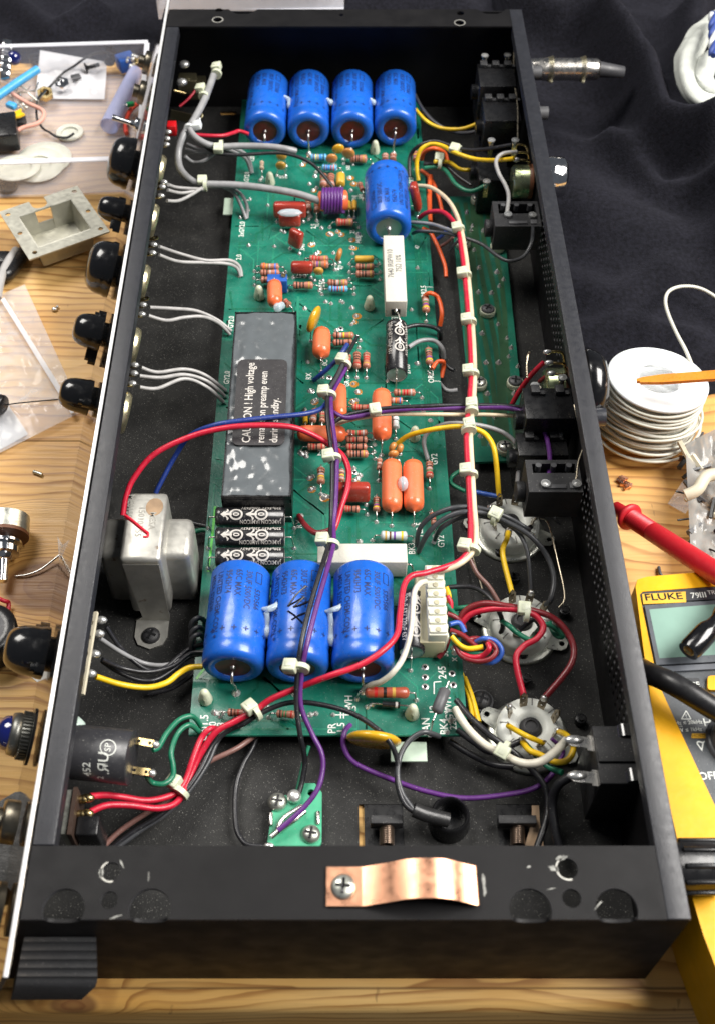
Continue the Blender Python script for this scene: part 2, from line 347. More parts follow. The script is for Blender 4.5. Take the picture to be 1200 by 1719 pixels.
for i in range(nxx + 1):
    x = X0 + (X1 - X0) * i / nxx
    if 8.6 < x < 10.0: e = edge_y(10.0) + (edge_y(8.5) - edge_y(10.0)) * (1 - min(1, max(0, (x - 9.6) / .4))) if x < 10 else edge_y(x)
    else: e = edge_y(x)
    for j in range(nyy + 1):
        tt = j / nyy; y = e + (Y1 - e) * tt ** 1.15; p = Vector((x, y)); z = .12
        for pl, w_, h in pls:
            d = poly_d(p, pl)
            if d < 3 * w_: z += h * 1.15 * math.exp(-(d / (w_ * .9)) ** 2)
        z += .35 * max(0, mn.noise(Vector((x * .16, y * .22, 1)))) + .10 * mn.noise(Vector((x * .6, y * .8, 5)))
        z *= min(1, .12 + (y - e) / 1.2)
        V.append((x, y, max(.05, z)))
n1 = nyy + 1
for i in range(nxx):
    for j in range(nyy): F.append([i * n1 + j, (i + 1) * n1 + j, (i + 1) * n1 + j + 1, i * n1 + j + 1])
rim = [i * n1 for i in range(nxx + 1)]; o = len(V); V += [(V[a][0], V[a][1] + .05, .004) for a in rim]
F += [[rim[i], o + i, o + i + 1, rim[i + 1]] for i in range(nxx)]
mb.add(V, F, CLOTH, True); put(mb, 'cloth', None, 'black jersey cloth in heavy folds across the back of the table', 'cloth')

# ================= amplifier chassis =================
AMP = thing('amplifier', (0, 24, 0), 'opened black steel tube amplifier chassis, wiring side up with green board and coloured wires', 'amplifier')
def part(mb, name, label=None, par=None): return put(mb, name, par or AMP, label)
def wall_x(z): return -11.75 + (z / 6.0) * 2.25          # slanted front (left) wall, outer face
NL = Vector((-6, 0, 2.25)).normalized()                     # outward normal of that wall
UL = Vector((2.25, 0, 6)).normalized()
mb = MB()
def hpx(px, py, r, z=6.0, n=28): c = at(px, py, z); return circ(c.x, c.y, r, n)
cut = []
for a0, b0, a1, b1 in ((602, 1350, 679, 1440), (831, 1350, 912, 1440)):
    p = at(a0, b0, .15); q = at(a1, b1, .15); cut.append([(p.x, p.y), (q.x, p.y), (q.x, q.y), (p.x, q.y)])
for a0, b0 in ((384, 190),): p = at(a0, b0, .15); cut.append([(p.x - .45, p.y - .15), (p.x + .45, p.y - .15), (p.x + .45, p.y + .2), (p.x - .45, p.y + .2)])
mb.plate([(-11.6, .1), (9.3, .1), (9.3, 48.2), (-11.6, 48.2)], cut, .02, .15, FLOOR)
part(mb, 'floor_plate', 'dusty black floor plate')
# near end wall with flange
mb = MB(); RX0, RX1, RXW = -9.5, 8.72, 9.39
fr = lambda u, v, t: Vector((u, t, v))
big = [at(px, 1527, 6) for px in (107, 252, 890, 1035)]; tp = [(RXW, 5.9)]
for c in big[::-1]: tp += [(c.x + .50 * math.cos(q * math.pi / 10), 5.9 - .20 * math.sin(q * math.pi / 10)) for q in range(11)]
mb.plate([(-11.7, .0), (RXW, .0)] + tp + [(wall_x(5.9), 5.9)], [], 0, .1, BLK, fr)
out = [(RX0, .1)]
def notch(cx, cy, r, y=0.0):
    a = math.acos(min(1, max(-1, (cy - y) / r))); pts_ = []
    for i in range(15):
        th = -math.pi / 2 - a + 0 + (2 * math.pi - 2 * 0) * 0
    lo = []
    s0 = math.asin((y - cy) / r)                     # intersection angles
    st, en = math.pi - s0, s0 + 2 * math.pi
    st = math.pi - s0; en = s0
    for i in range(21):
        th = st + (en - st) * i / 20
        lo.append((cx + r * math.cos(th), cy + r * math.sin(th)))
    return lo
big = [at(px, 1527, 6) for px in (107, 252, 890, 1035)]
out = [(RX0, 0.0)]
for c in big[0:]: out += notch(c.x, c.y, .60)
out += [(RX1, 0.0), (RX1, 2.13), (RX0, 2.13)]
mb.plate(out, [hpx(187, 1463, .27), hpx(184, 1511, .25), hpx(952, 1458, .30), hpx(959, 1508, .27)], 5.88, 6.0, BLK, None, mat('lit_cut_edge', (.10, .10, .11), .3, .5))  # cut edges coloured paler to imitate light catching the hole rims
for (px, py, r) in ((187, 1463, .27), (952, 1458, .30)):
    c = at(px, py, 6.0); a0 = 2.0
    mb.add([(c.x + rr * math.cos(a0 + t * .2), c.y + rr * math.sin(a0 + t * .2), 6.004) for rr in (r + .005, r + .05) for t in range(16)], [[i, i + 1, 17 + i, 16 + i] for i in range(15)], STEEL)
for (px, py, w_, h, a) in ((170, 1465, .08, .18, .2), (928, 1458, .20, .09, -.4), (942, 1440, .18, .08, .3), (1003, 1520, .22, .025, .8), (195, 1539, .20, .03, .35), (812, 1487, .06, .42, .0), (887, 1455, .08, .03, .3), (205, 1450, .03, .16, .5), (925, 1492, .18, .012, .2), (250, 1470, .02, .2, .1)):
    c = at(px, py, 6.004); rr = random.Random(px); ca, sa = math.cos(a), math.sin(a)
    P = [(c.x + ca * w_ * math.cos(t) * (k_ := rr.uniform(.5, 1.1)) - sa * h * math.sin(t) * k_, c.y + sa * w_ * math.cos(t) * k_ + ca * h * math.sin(t) * k_, 6.004) for t in [i * math.pi / 7 for i in range(14)]]
    mb.add([(c.x, c.y, 6.004)] + P, [[0, 1 + i, 1 + (i + 1) % 14] for i in range(14)], mat('scraped_metal', (.26, .26, .24), .5, .4, var=.7, vs_=5))
part(mb, 'end_wall', 'near end wall with scratched screw holes in its flange')
# far end wall
mb = MB(); mb.plate([(-11.7, .0), (RXW, .0), (RXW, 5.9), (wall_x(5.9), 5.9)], [], 48.2, 48.3, BLK, fr)
def fn(px): return at(px, 20, 6).x
o2 = [(RX0, 46.6), (RX1, 46.6), (RX1, 48.3)]
for cx in (825, 745, 408, 333): c = Vector((fn(cx), 48.35, 0)); o2 += [(c.x + .75, 48.3), (c.x + .55, 48.0), (c.x + .3, 47.85), (c.x - .3, 47.85), (c.x - .55, 48.0), (c.x - .75, 48.3)] if cx in (408, 825) else []
o2 += [(RX0, 48.3)]
mb.plate(o2, [hpx(368, 17, .2), hpx(366, 33, .22), hpx(772, 22, .2), hpx(771, 38, .24), hpx(573, 25, .12)], 5.9, 6.0, BLK)
for px, py in ((366, 33), (771, 38)):
    c = at(px, py, 6.0); mb.add([(c.x + rr * math.cos(t * .314), c.y + rr * math.sin(t * .314), 6.004) for rr in (.24, .31) for t in range(20)], [[i, (i + 1) % 20, 20 + (i + 1) % 20, 20 + i] for i in range(20)], STEEL)
part(mb, 'end_wall', 'far end wall with notched flange')
# left slanted wall + top rail
mb = MB()
mb.plate([(.1, 0), (48.2, 0), (48.2, 6.2), (.1, 6.2)], [], -.1, 0, BLK, lambda u, v, t: Vector((-11.68, u, .05)) + UL * v + NL * t)
mb.box(((-9.5 - 8.85) / 2, 24.36, 5.95), (.65, 44.4, .1), RAIL, bev=.03)
mb.box((-8.88, 24.36, 5.7), (.08, 44.4, .42), RAIL)
part(mb, 'side_wall', 'slanted front side wall')
# right wall with ventilation grid
mb = MB(); fy = lambda u, v, t: Vector((9.3 + t, u, v))
def grid(y0, y1, z0, z1):
    st = .44; ny = int((y1 - y0) / st); nz = int((z1 - z0) / (st * .9))
    for i in range(ny):
        for j in range(nz):
            a = y0 + (y1 - y0) * i / ny; b = y0 + (y1 - y0) * (i + 1) / ny; c = z0 + (z1 - z0) * j / nz; d = z0 + (z1 - z0) * (j + 1) / nz
            n = 8; cu, cv = (a + b) / 2, (c + d) / 2
            sq = [(b, cv), (b, d), (cu, d), (a, d), (a, cv), (a, c), (cu, c), (b, c)]; ho = circ(cu, cv, .135, 8)
            for t in (0, .1):
                vs = [fy(u, v, t) for u, v in sq + ho]; mb.add(vs, [[q, (q + 1) % 8, 8 + (q + 1) % 8, 8 + q] for q in range(8)], BLK)
            vs = [fy(u, v, t) for t in (0, .1) for u, v in ho]; mb.add(vs, [[q, (q + 1) % 8, 8 + (q + 1) % 8, 8 + q] for q in range(8)], BLK)
def solid(y0, y1, z0, z1): mb.box((9.35, (y0 + y1) / 2, (z0 + z1) / 2), (.1, y1 - y0, z1 - z0), BLK)
gy = ((7.6, 18.2), (25.6, 34.2)); z0, z1 = 1.9, 4.9
solid(.1, 48.2, .02, z0); solid(.1, 48.2, z1, 5.9); solid(.1, gy[0][0], z0, z1); solid(gy[0][1], gy[1][0], z0, z1); solid(gy[1][1], 48.2, z0, z1)
for a, b in gy: grid(a, b, z0, z1)
mb.box((9.06, 24.15, 5.953), (.67, 48.3, .1), RAIL, bev=.03); mb.box((8.76, 24.36, 5.7), (.08, 44.4, .42), RAIL)
part(mb, 'side_wall', 'rear side wall with rows of ventilation holes')
# mirror front panel
mb = MB(); P0 = Vector((-11.3, -1.45, .05)) + NL * .0
mb.box(Vector((-11.68, 24, .05)) + UL * 3.18 + NL * .16, (.16, 51, 6.34), MIRROR, rot=Matrix((NL.cross(Vector((0, 1, 0))).cross(Vector((0,1,0))) * -1, (0, 1, 0), UL)).transposed() if False else Matrix((-NL, Vector((0, 1, 0)), UL)).transposed())
fp = part(mb, 'front_panel', 'polished mirror front panel')
mb = MB(); mb.box(Vector((-9.60, 24, 6.10)), (.13, 51.2, .10), ALU, bev=.02); put(mb, 'edge_trim', fp, 'bright aluminium top edge')
# ribbed foot
mb = MB(); pf = [(-.02, 4.45)]
for i in range(5):
    y = -.10 - i * .19; z = 4.35 - i * .19; pf += [(y + .03, z + .07), (y - .05, z + .07), (y - .07, z - .06), (y - .13, z - .10)]
pf += [(-1.12, 3.35), (-1.05, 1.6), (-.02, 1.2)]
n = len(pf); xa, xb = -9.72, -7.6
vs = [(xa - (4.4 - b) * .3, a, b) for a, b in pf] + [(xb - max(0, 3.5 - b) * .42, a, b) for a, b in pf]
mb.add(vs, [[i, (i + 1) % n, n + (i + 1) % n, n + i] for i in range(n)] + [list(range(n))[::-1], list(range(n, 2 * n))], mat('worn_rubber', (.038, .038, .04), .5, bump=.3, bs=20, dust=.2)); part(mb, 'rubber_foot', 'ribbed black rubber corner foot')
# copper strap
mb = MB(); A = at(548, 1490, 6.02); prf = []
x0 = at(548, 1490, 6).x; x1 = at(800, 1490, 6).x; y0, y1 = at(600, 1523, 6).y, at(600, 1457, 6).y
L = x1 - x0
path = [(0, .05), (.23, .05), (.25, .06), (.42, .42), (.52, .66), (.60, .74), (.70, .76), (.78, .70), (.86, .50), (.98, .14), (1.0, .14)]
tp = [Vector((x0 + L * a, 0, 6.0 + b)) for a, b in path]; th = .05
vs = [Vector((p.x, yy, p.z + dz)) for p in tp for yy in (y0, y1) for dz in (0, th)]
fs = []
for i in range(len(tp) - 1):
    a = i * 4; b = a + 4; fs += [[a + 1, b + 1, b + 3, a + 3], [a, a + 2, b + 2, b], [a, b, b + 1, a + 1], [a + 2, a + 3, b + 3, b + 2]]
e = (len(tp) - 1) * 4; fs += [[0, 1, 3, 2], [e, e + 2, e + 3, e + 1]]
mb.add(vs, fs, COP); cs = part(mb, 'copper_strap', 'bowed copper grounding strap')
mb = MB(); screw(mb, at(576, 1489, 6.1), .36, STEELD, ang=.7); put(mb, 'screw', cs)
# ================= main circuit board =================
BZ = 1.2
mb = MB(); BX0, BX1, BY0, BY1 = -5.85, 4.12, 8.05, 47.3
mb.box(((BX0 + BX1) / 2, (BY0 + BY1) / 2, BZ - .08), (BX1 - BX0, BY1 - BY0, .16), PCB)
mb.box(((BX0 + BX1) / 2, BY0 - .01, BZ - .08), (BX1 - BX0 - .02, .02, .13), PCBE)
rt = random.Random(11)
def ribbon(P, w_, z, m):
    P = [Vector((p[0], p[1], z)) for p in P]; vs = []
    for i, p in enumerate(P):
        d = (P[min(i + 1, len(P) - 1)] - P[max(i - 1, 0)]).normalized(); nrm = Vector((-d.y, d.x, 0)) * w_; vs += [p - nrm, p + nrm]
    mb.add(vs, [[2 * i, 2 * i + 2, 2 * i + 3, 2 * i + 1] for i in range(len(P) - 1)], m)
for i in range(170):
    x, y = rt.uniform(BX0 + .3, BX1 - .3), rt.uniform(BY0 + .4, BY1 - .4); P = [(x, y)]
    for q in range(rt.randint(2, 5)):
        dx, dy = rt.choice([(0, 1), (0, -1), (1, 0), (-1, 0), (.6, .6), (-.6, .6), (.6, -.6)]); l = rt.uniform(.5, 2.6)
        x = min(BX1 - .2, max(BX0 + .2, x + dx * l)); y = min(BY1 - .2, max(BY0 + .2, y + dy * l))
        if (P[-1][0] - x) ** 2 + (P[-1][1] - y) ** 2 > .04: P.append((x, y))
    if len(P) > 1: ribbon([tuple(v[:2]) for v in [Vector((a, b, 0)) for a, b in P]], rt.choice([.03, .04, .06]), BZ + .004 + .00003 * i, TRACED if i % 3 else TRACE)
for px in (742, 747, 752): ribbon([(3.35 + (px - 742) * .022, y_) for y_ in (10, 28, 44)], .035, BZ + .0085, TRACED)
for pl in ([(330, 1140), (345, 1120), (352, 1108)], [(362, 850), (357, 900), (350, 960)]): ribbon([tuple(at(a, b, BZ)[:2]) for a, b in pl], .05, BZ + .009, mat('bright_trace', (.08, .5, .06), .3))
board = part(mb, 'circuit_board', 'main green circuit board')
# pads and flux pools (surface pattern of the board)
mb = MB()
def pad(px, py, flux=False, peak=True, hole=False, B=None):
    B = B or mb; c = at(px, py, BZ)
    if flux: B.lathe(c + Vector((.04, 0, .004)), c + Vector((.04, 0, 1)), [(0, rt.uniform(.15, .22)), (.02, .13), (.03, .001)], FLUX, 14)
    if hole: B.lathe(c, c + Vector((0, 0, 1)), [(0.004, .14), (.02, .13), (.022, .08), (.024, .075, BPL), (.012, .001, BPL)], SOLD, 14); return
    r = rt.uniform(.10, .15); B.lathe(c, c + Vector((0, 0, 1)), [(0.003, r), (.03, r * .9), (.07, r * .55), (.12 if peak else .08, r * .25), (.15 if peak else .085, .001)], SOLD, 12)
PADS = '412,244 f;521,262 f;507,277 f;512,272 f;529,296;520,309;526,320 f;532,316;587,299 f;593,309 f;589,320;540,383;553,393 f;566,389 f;572,394 f;590,403 f;601,393;522,411 f;527,410;534,424 f;530,427;590,416 f;594,417 f;592,426;418,412;461,414;437,303;420,335;417,353;586,240;576,508;547,507;556,510;572,506;591,517;598,531 f;594,541 f;590,545;572,552 h;565,555;512,518;517,608;553,634 h;541,633;521,656;524,657 h;527,675 f;531,672;593,645 f;600,658 f;592,675 f;598,672;563,635;513,760;514,766;507,762;519,803 f;525,800;522,822 f;527,820;544,836 f;545,832;505,866;604,798;595,808 f;600,804;594,786;595,793 h;551,834;722,706;640,660;700,610;604,909;521,1200;530,1198;559,1200;607,1207;713,1120 h;713,1137 h;713,1153 h;758,1131 h;760,1150 h;760,1088;762,1096;765,1075;667,1120;756,1209;750,1229;768,1206;690,1195;625,1183;372,1197;450,1188;361,1196;395,1203;478,390;556,394;470,362;404,366;402,464;450,345;560,425;700,450;690,520;650,640;710,690'
for q in PADS.split(';'):
    a = q.split(); x, y = map(float, a[0].split(',')); pad(x, y, 'f' in a[1:], True, 'h' in a[1:])
part(mb, 'solder_pads', 'bright solder pads with amber flux', board)['kind'] = 'stuff'
# silkscreen lettering lying on the board
mb = MB()
def silk(t, px, py, h=.3, rot=90, z=BZ, B=None, m=None, sx=.9):
    c = at(px, py, z); a = math.radians(rot); (B or mb).text(t, flatfr(c, (math.cos(a), math.sin(a), 0), (-math.sin(a), math.cos(a), 0)), h * .98, m or SILK, th=.012, sx=sx)
for t, x, y, h, r in (('120', 424, 267, .36, 90), ('3xGY2.0', 415, 300, .36, 90), ('J', 412, 336, .4, 90), ('3xGY2.0', 407, 385, .38, 90), ('2.0', 402, 432, .38, 90), ('GY2.0', 389, 541, .36, 90), ('GY2.0', 382, 634, .36, 90), ('250', 476, 297, .34, 180), ('100', 585, 282, .32, 90), ('120', 563, 279, .3, 90),
    ('BK3', 690, 303, .34, 90), ('WJ', 606, 330, .34, 90), ('PNJ', 595, 333, .34, 90), ('2.5', 527, 380, .36, 90), ('YL-1', 533, 376, .3, 90), ('25', 592, 389, .34, 90), ('PRBJ', 602, 402, .34, 90), ('.047', 508, 415, .4, 90), ('.047', 507, 463, .42, 180), ('47', 573, 449, .34, 90), ('250', 541, 476, .4, 90), ('OR2.5', 711, 490, .38, 90), ('J', 720, 482, .3, 90), ('.0C', 546, 610, .36, 90), ('RX', 519, 632, .36, 90), ('PN2.5', 577, 655, .34, 90), ('GR', 583, 644, .32, 90),
    ('OR25', 723, 632, .38, 90), ('J', 732, 640, .32, 90), ('GY2', 729, 771, .38, 90), ('GY2', 740, 909, .38, 90), ('YL2.5', 704, 890, .38, 90), ('BK3', 691, 921, .38, 90), ('RX', 503, 880, .38, 90), ('2', 536, 761, .4, 0), ('245', 742, 1129, .42, 90), ('x', 761, 1107, .4, 90), ('3.', 746, 1098, .4, 90), ('12.', 727, 1190, .4, 90), ('FAN', 715, 1220, .42, 90), ('BK4', 745, 1220, .42, 90), ('GY', 754, 1200, .42, 90), ('WH', 751, 1183, .4, 90), ('WH', 586, 1180, .4, 90), ('1.5', 593, 1192, .34, 90), ('PR', 558, 1223, .42, 90), ('1.5', 573, 1222, .4, 90), ('GN1.5', 343, 1222, .44, 90), ('10', 358, 1219, .4, 90), ('3', 372, 1216, .4, 90), ('220', 760, 1215, .36, 90), ('L', 694, 345, .3, 90), ('47', 700, 415, .32, 90), ('5J', 661, 535, .34, 90), ('2700', 684, 620, .34, 90)):
    silk(t, x, y, h, r)
for x0, y0, x1, y1 in ((500, 761, 520, 760), (562, 1200, 600, 1200), (728, 1165, 728, 1145), (728, 1145, 740, 1144), (572, 1195, 572, 1206), (577, 1195, 577, 1206)):
    a, b = at(x0, y0, BZ + .012), at(x1, y1, BZ + .012); d = (b - a).normalized(); nn = Vector((-d.y, d.x, 0)) * .02; mb.add([a - nn, b - nn, b + nn, a + nn], [[0, 1, 2, 3]], SILK)
part(mb, 'lettering', 'white printed legends', board)
# ---------- generic components ----------
def axial(name, x0, y0, x1, y1, wpx, z, prof_fn, label=None, leads=True, lead_m=None, leadlen=.35, par=None, extra=None):
    """silhouette ends in pixels -> a body lying at height z; returns mesh builder endpoints"""
    a, b = at(x0, y0, z), at(x1, y1, z); r = wpx / 2 / scl((a + b) / 2); d = (b - a).normalized()
    k = abs(d.y) * .75 * r; a = a + d * k; b = b - d * k; L = (b - a).length; m_ = MB(); m_.lathe(a, b, *prof_fn(L, r))
    if leads:
        lm = lead_m or TIN
        for e, s_ in ((a, -1), (b, 1)):
            q = e + d * s_ * leadlen; g = Vector((q.x + d.x * s_ * .08, q.y + d.y * s_ * .08, BZ + .02))
            m_.tube([e - d * s_ * .05, e + d * s_ * leadlen * .6, q + Vector((0, 0, -.06)), g], .035, lm, n=6, sub=4)
            m_.lathe(g, g + Vector((0, 0, 1)), [(-.015, .11), (.03, .09), (.09, .045), (.11, .03)], SOLD, 10)
    if extra: extra(m_, a, b, r)
    o = put(m_, name, par or AMP, label); return o, a, b, r
def rprof(body, bands, bulge=.16):
    def f(L, r):
        p = [(0, .3 * r, body), (.03 * L, .75 * r, body), (.08 * L, r, body)]; cen = {5: (.2, .34, .48, .62, .8), 4: (.2, .36, .52, .8), 3: (.25, .45, .65), 2: (.3, .6), 6: (.14, .28, .42, .56, .7, .86)}[len(bands)]
        q = lambda t: r * (1 - bulge * (1 if .24 < t < .76 else max(0, 1 - abs(t - .5) / .5) * .6 + .0) if .12 < t < .88 else 1)
        for c, b in zip(cen, bands):
            p += [(L * (c - .036), q(c), BAND[b]), (L * (c + .036), q(c), body)]
        p += [(.92 * L, r, body), (.97 * L, .75 * r, body), (L, .3 * r, body)]; return p, body, 14
    return f
RES = [ # x0 y0 x1 y1 width bands body label
 (521,264,549,264,12,'nydbk',RBL,'blue'),(540,281,566,282,11,'nvbro',RBL,'pale blue'),(587,266,616,267,14,'nkkd',RBR,0),(440,270,440,286,8,'nkk',RBG,'small beige'),(543,291,543,316,13,'nkgs',RBR,0),(556,291,556,318,13,'nkks',RBR,0),
 (646,258,646,272,12,'sks',RBR,0),(659,258,659,272,12,'nks',RBR,0),(518,334,518,356,12,'kks',RBR,0),(532,340,532,358,10,'nks',RBR,0),(564,373,593,373,13,'rrrd',RBR,'orange-brown'),(697,254,697,272,11,'nyv',RBR,0),
 (519,434,552,435,12,'rrrd',RBR,0),(522,444,552,444,14,'nvgo',RBR,0),(437,447,469,448,12,'odsb',RBR,'blue-banded'),(437,458,470,458,12,'nksb',RBR,0),(438,470,466,470,13,'nrk',RBR,0),(597,448,628,448,12,'nkgd',RBR,0),(597,460,628,460,13,'nkkd',RBR,0),
 (492,479,526,479,13,'kkkd',RBR,0),(550,475,584,475,13,'nksgd',RBR,0),(551,485,584,485,11,'nvrdo',RBL,'pale blue'),(476,504,488,514,12,'nrk',RBR,0),(559,563,594,563,12,'ksyd',RBR,0),(559,575,592,575,12,'kkkn',RBR,0),
 (599,589,599,621,13,'nkkr',RBR,0),(615,590,615,621,13,'nrrd',RBR,0),(584,593,584,620,12,'nrk',RBR,0),(713,494,715,527,13,'nsgvy',RBR,'yellow-banded'),(718,582,721,615,13,'gknvy',RBR,'yellow-banded'),(660,659,697,659,13,'ngrrs',RBR,0),(652,672,676,673,12,'nsob',RBR,'blue-banded'),
 (590,683,624,685,12,'rrnr',RBR,0),(530,684,524,712,12,'ngks',RBR,0),(542,690,541,712,11,'rgk',RBR,0),(663,697,664,723,13,'wkws',RGR,'white'),(581,727,617,727,12,'nrgrs',RBR,0),(580,738,617,738,12,'nrkk',RBR,0),(580,750,616,750,12,'rnkk',RBR,0),(581,762,618,762,14,'nkkkd',RBR,0),
 (720,772,721,806,13,'nksgr',RBR,0),(539,782,539,816,14,'nksyd',RBR,0),(573,786,573,812,12,'skys',RBR,0),(637,768,636,792,10,'nsk',RBR,0),(516,750,546,750,13,'nrkr',RBR,0),(576,854,604,855,13,'rrkk',RBR,0),(632,832,632,862,13,'nngvy',RBR,'dark brown'),
 (638,899,684,900,17,'dnvy',RGR,'large grey'),(725,858,729,885,11,'nrk',RBR,0),(382,1196,418,1197,14,'knrs',RBR,0),(464,1198,496,1200,14,'kggr',RBR,0),(504,346,516,352,9,'rkk',RBR,0),(603,306,609,322,9,'nkr',RBR,0)]
for x0, y0, x1, y1, w_, bn, body, lb in RES:
    axial('resistor', x0, y0, x1, y1, w_, BZ + .34, rprof(body, bn), (lb + ' resistor') if lb else None, leadlen=.22)
axial('resistor', 612, 1162, 687, 1163, 20, BZ + .55, rprof(RRD, 'kkd'.replace('kk', 'rk'), .10), 'large red-brown resistor', leadlen=.2)
axial('resistor', 729, 1203, 750, 1150, 20, BZ + .9, lambda L, r: ([(0, .4 * r), (.1, r), (L * .5, r * 1.02), (L - .1, r), (L, .4 * r)], GRYP, 16), 'matt grey wirewound resistor', leadlen=.35)
axial('diode', 641, 1182, 671, 1184, 11, BZ + .3, lambda L, r: ([(0, r, BPL), (L * .75, r, BAND['s']), (L * .88, r, BPL), (L, r, BPL)], BPL, 12), 'black diode', leadlen=.45)
# beads of flux / big solder by the red-brown resistor
for (x0, y0, x1, y1, w_) in ((572, 290, 572, 314, 15), (585, 337, 586, 353, 8), (595, 336, 595, 354, 9), (527, 697, 527, 0, 0), (596, 435, 627, 435, 12)):
    if not y1: axial('tantalum_capacitor', 512, 690, 513, 712, 9, BZ + .3, lambda L, r: ([(0, r), (L, r)], YEL, 14)); continue
    axial('tantalum_capacitor', x0, y0, x1, y1, w_, BZ + .32, lambda L, r: ([(0, r * .8), (.05, r), (L - .05, r), (L, r * .8)], mat('yellow_epoxy', (.62, .36, .035), .4), 14), 'yellow axial capacitor', leadlen=.18)
# ---------- blue electrolytic capacitors ----------
def wraptext(B, t, a, d, r, ang, size, s0, m=BLUET, rev=False, sx=.9):
    """text running along axis d from point a (at distance s0), at angle ang (0 = +x side, 90 = top)"""
    gv, gf = glyphs(t, 'LEFT'); up = Vector((0, 0, 1)); sd = d.cross(up).normalized()
    if sd.x < 0: sd = -sd
    sg = 1 if rev else -1; vs = []
    for x, y in gv:
        th = math.radians(ang) - sg * y * size / r * (-1)
        vs.append(a + d * (s0 + x * size * sx) + (sd * math.cos(th) + up * math.sin(th)) * (r + .006))
    B.add(vs, gf, m)
def bluecap(x, ny, fy, wpx, near_end=ENDC, flip=False, lead_to=None, label=None, rotd=0, xf=None):
    """x: px of near end disc centre, ny its y, fy: far silhouette y"""
    r = 1.12; zc = BZ + r + .02; n_ = at(x, ny, zc); ft = at(x, fy, zc + r * .8); r = wpx / 2 / scl(n_); xf = n_.x if xf is None else at(xf, fy + 30, zc).x
    f_ = Vector((xf, ft.y, zc)); d = (n_ - f_).normalized(); L = (n_ - f_).length; B = MB()
    ring = [(0, r * .55, near_end if flip else ENDC), (.0, r * .60, BLUE), (-.03, r * .66, BLUE), (-.05, r * .80, BLUE), (.02, r * .94, BLUE), (.16, r, BLUE)]
    groove = .78
    p = [(.12, .001, ENDM), (.12, r * .56, BLUE), (.02, r * .60, BLUE), (0, r * .72, BLUE), (.06, r * .92, BLUE), (.2, r, BLUE)]
    if flip: p += [(.55, r, BLUE), (.68, r * .965, BLUE), (.82, r, BLUE)]
    p += [(L * .5, r, BLUE)]
    if not flip: p += [(L - groove - .14, r, BLUE), (L - groove, r * .965, BLUE), (L - groove + .14, r * 1.0, BLUE)]
    p += [(L - .22, r, BLUE), (L - .08, r * .93, BLUE), (L, r * .78, BLUE), (L - .02, r * .60, BLUE), (L - .10, r * .57, near_end), (L - .10, .001, near_end)]
    B.lathe(f_, n_, p, BLUE, 40); o = put(B, 'electrolytic_capacitor', AMP, label)
    e = n_ - d * .10
    B = MB()
    if lead_to:
        g = at(lead_to[0], lead_to[1], BZ + .02) if not flip else None
        if g: B.lathe(e, e + d, [(0, .10), (.08, .07), (.12, .04)], TIN, 10); B.tube([e, e + d * .35, e + d * .5 + Vector((0, 0, -.25)), g + Vector((0, 0, .5)), g], .055, TIN, n=8); B.lathe(g, g + Vector((0, 0, 1)), [(-.01, .17), (.04, .14), (.14, .07), (.16, .05)], SOLD, 12)
        else: B.tube([e, e + d * .2, e + d * .55], .07, TIN, n=8); B.lathe(e, e + d, [(0, .14), (.12, .1), (.16, .06)], SOLD, 10)
        put(B, 'lead', o)
    B = MB(); ln = ['53D566', '30UF 500VDC', '65C MAX', '9542H7' + ('4' if x < 460 or ny < 400 else '3'), 'UNITED CHEMI-CON +', 'MESA 525530']; sz = .34
    for i, t in enumerate(ln):
        if flip: wraptext(B, t, n_, -d, r, 132 - i * 19, sz, .75 if i else 1.1, rev=True, sx=.78)
        else: wraptext(B, t, f_, d, r, 52 + i * 19 + rotd, sz, .55 if i else 1.25, sx=.82)
    a0 = f_ if not flip else n_; dd = d if not flip else -d
    fr_ = lambda th, s, rr: a0 + dd * s + ((Vector((1, 0, 0)) if 1 else 0) * math.cos(th) + Vector((0, 0, 1)) * math.sin(th)) * rr
    th0 = math.radians((50 if not flip else 132) + (rotd if not flip else 0)); sg = 1 if not flip else -1
    box_ = [(.55, -.13), (1.0, -.13), (1.0, .13), (.55, .13)]
    for i in range(4):      # outline logo
        p0, p1 = box_[i], box_[(i + 1) % 4]; w_ = .018
        if p0[1] == p1[1]: q = [(p0[0], p0[1] - w_), (p1[0], p1[1] - w_), (p1[0], p1[1] + w_), (p0[0], p0[1] + w_)]
        else: q = [(p0[0] - w_, p0[1]), (p0[0] + w_, p0[1]), (p1[0] + w_, p1[1]), (p1[0] - w_, p1[1])]
        B.add([fr_(th0 + v / r * sg, s, r + .006) for s, v in q], [[0, 1, 2, 3]], BLUET)
    for i in range(12):     # plus signs
        th = math.radians(i * 22 - 20 + (rotd if not flip else 0)); s = L - groove - .32 if not flip else L - .75
        if th < -.3 or th > 3.5: continue
        for (du, dv) in ((.10, .02), (.02, .10)): B.add([fr_(th + v / r, s + u, r + .008) for u, v in ((-du, -dv), (du, -dv), (du, dv), (-du, dv))], [[0, 1, 2, 3]], BLUET)
    put(B, 'lettering', o, None); return o, f_, n_, r
for i, (x, y, xf) in enumerate(((445, 222, 452), (518, 222, 519), (591, 222, 592), (663, 218, 663))):
    bluecap(x, y, 119, 70.5, lead_to=((449, 243), (519, 258), (588, 250), (660, 258))[i], label='blue capacitor in the far row', rotd=(8, -4, 14, 2)[i], xf=xf)
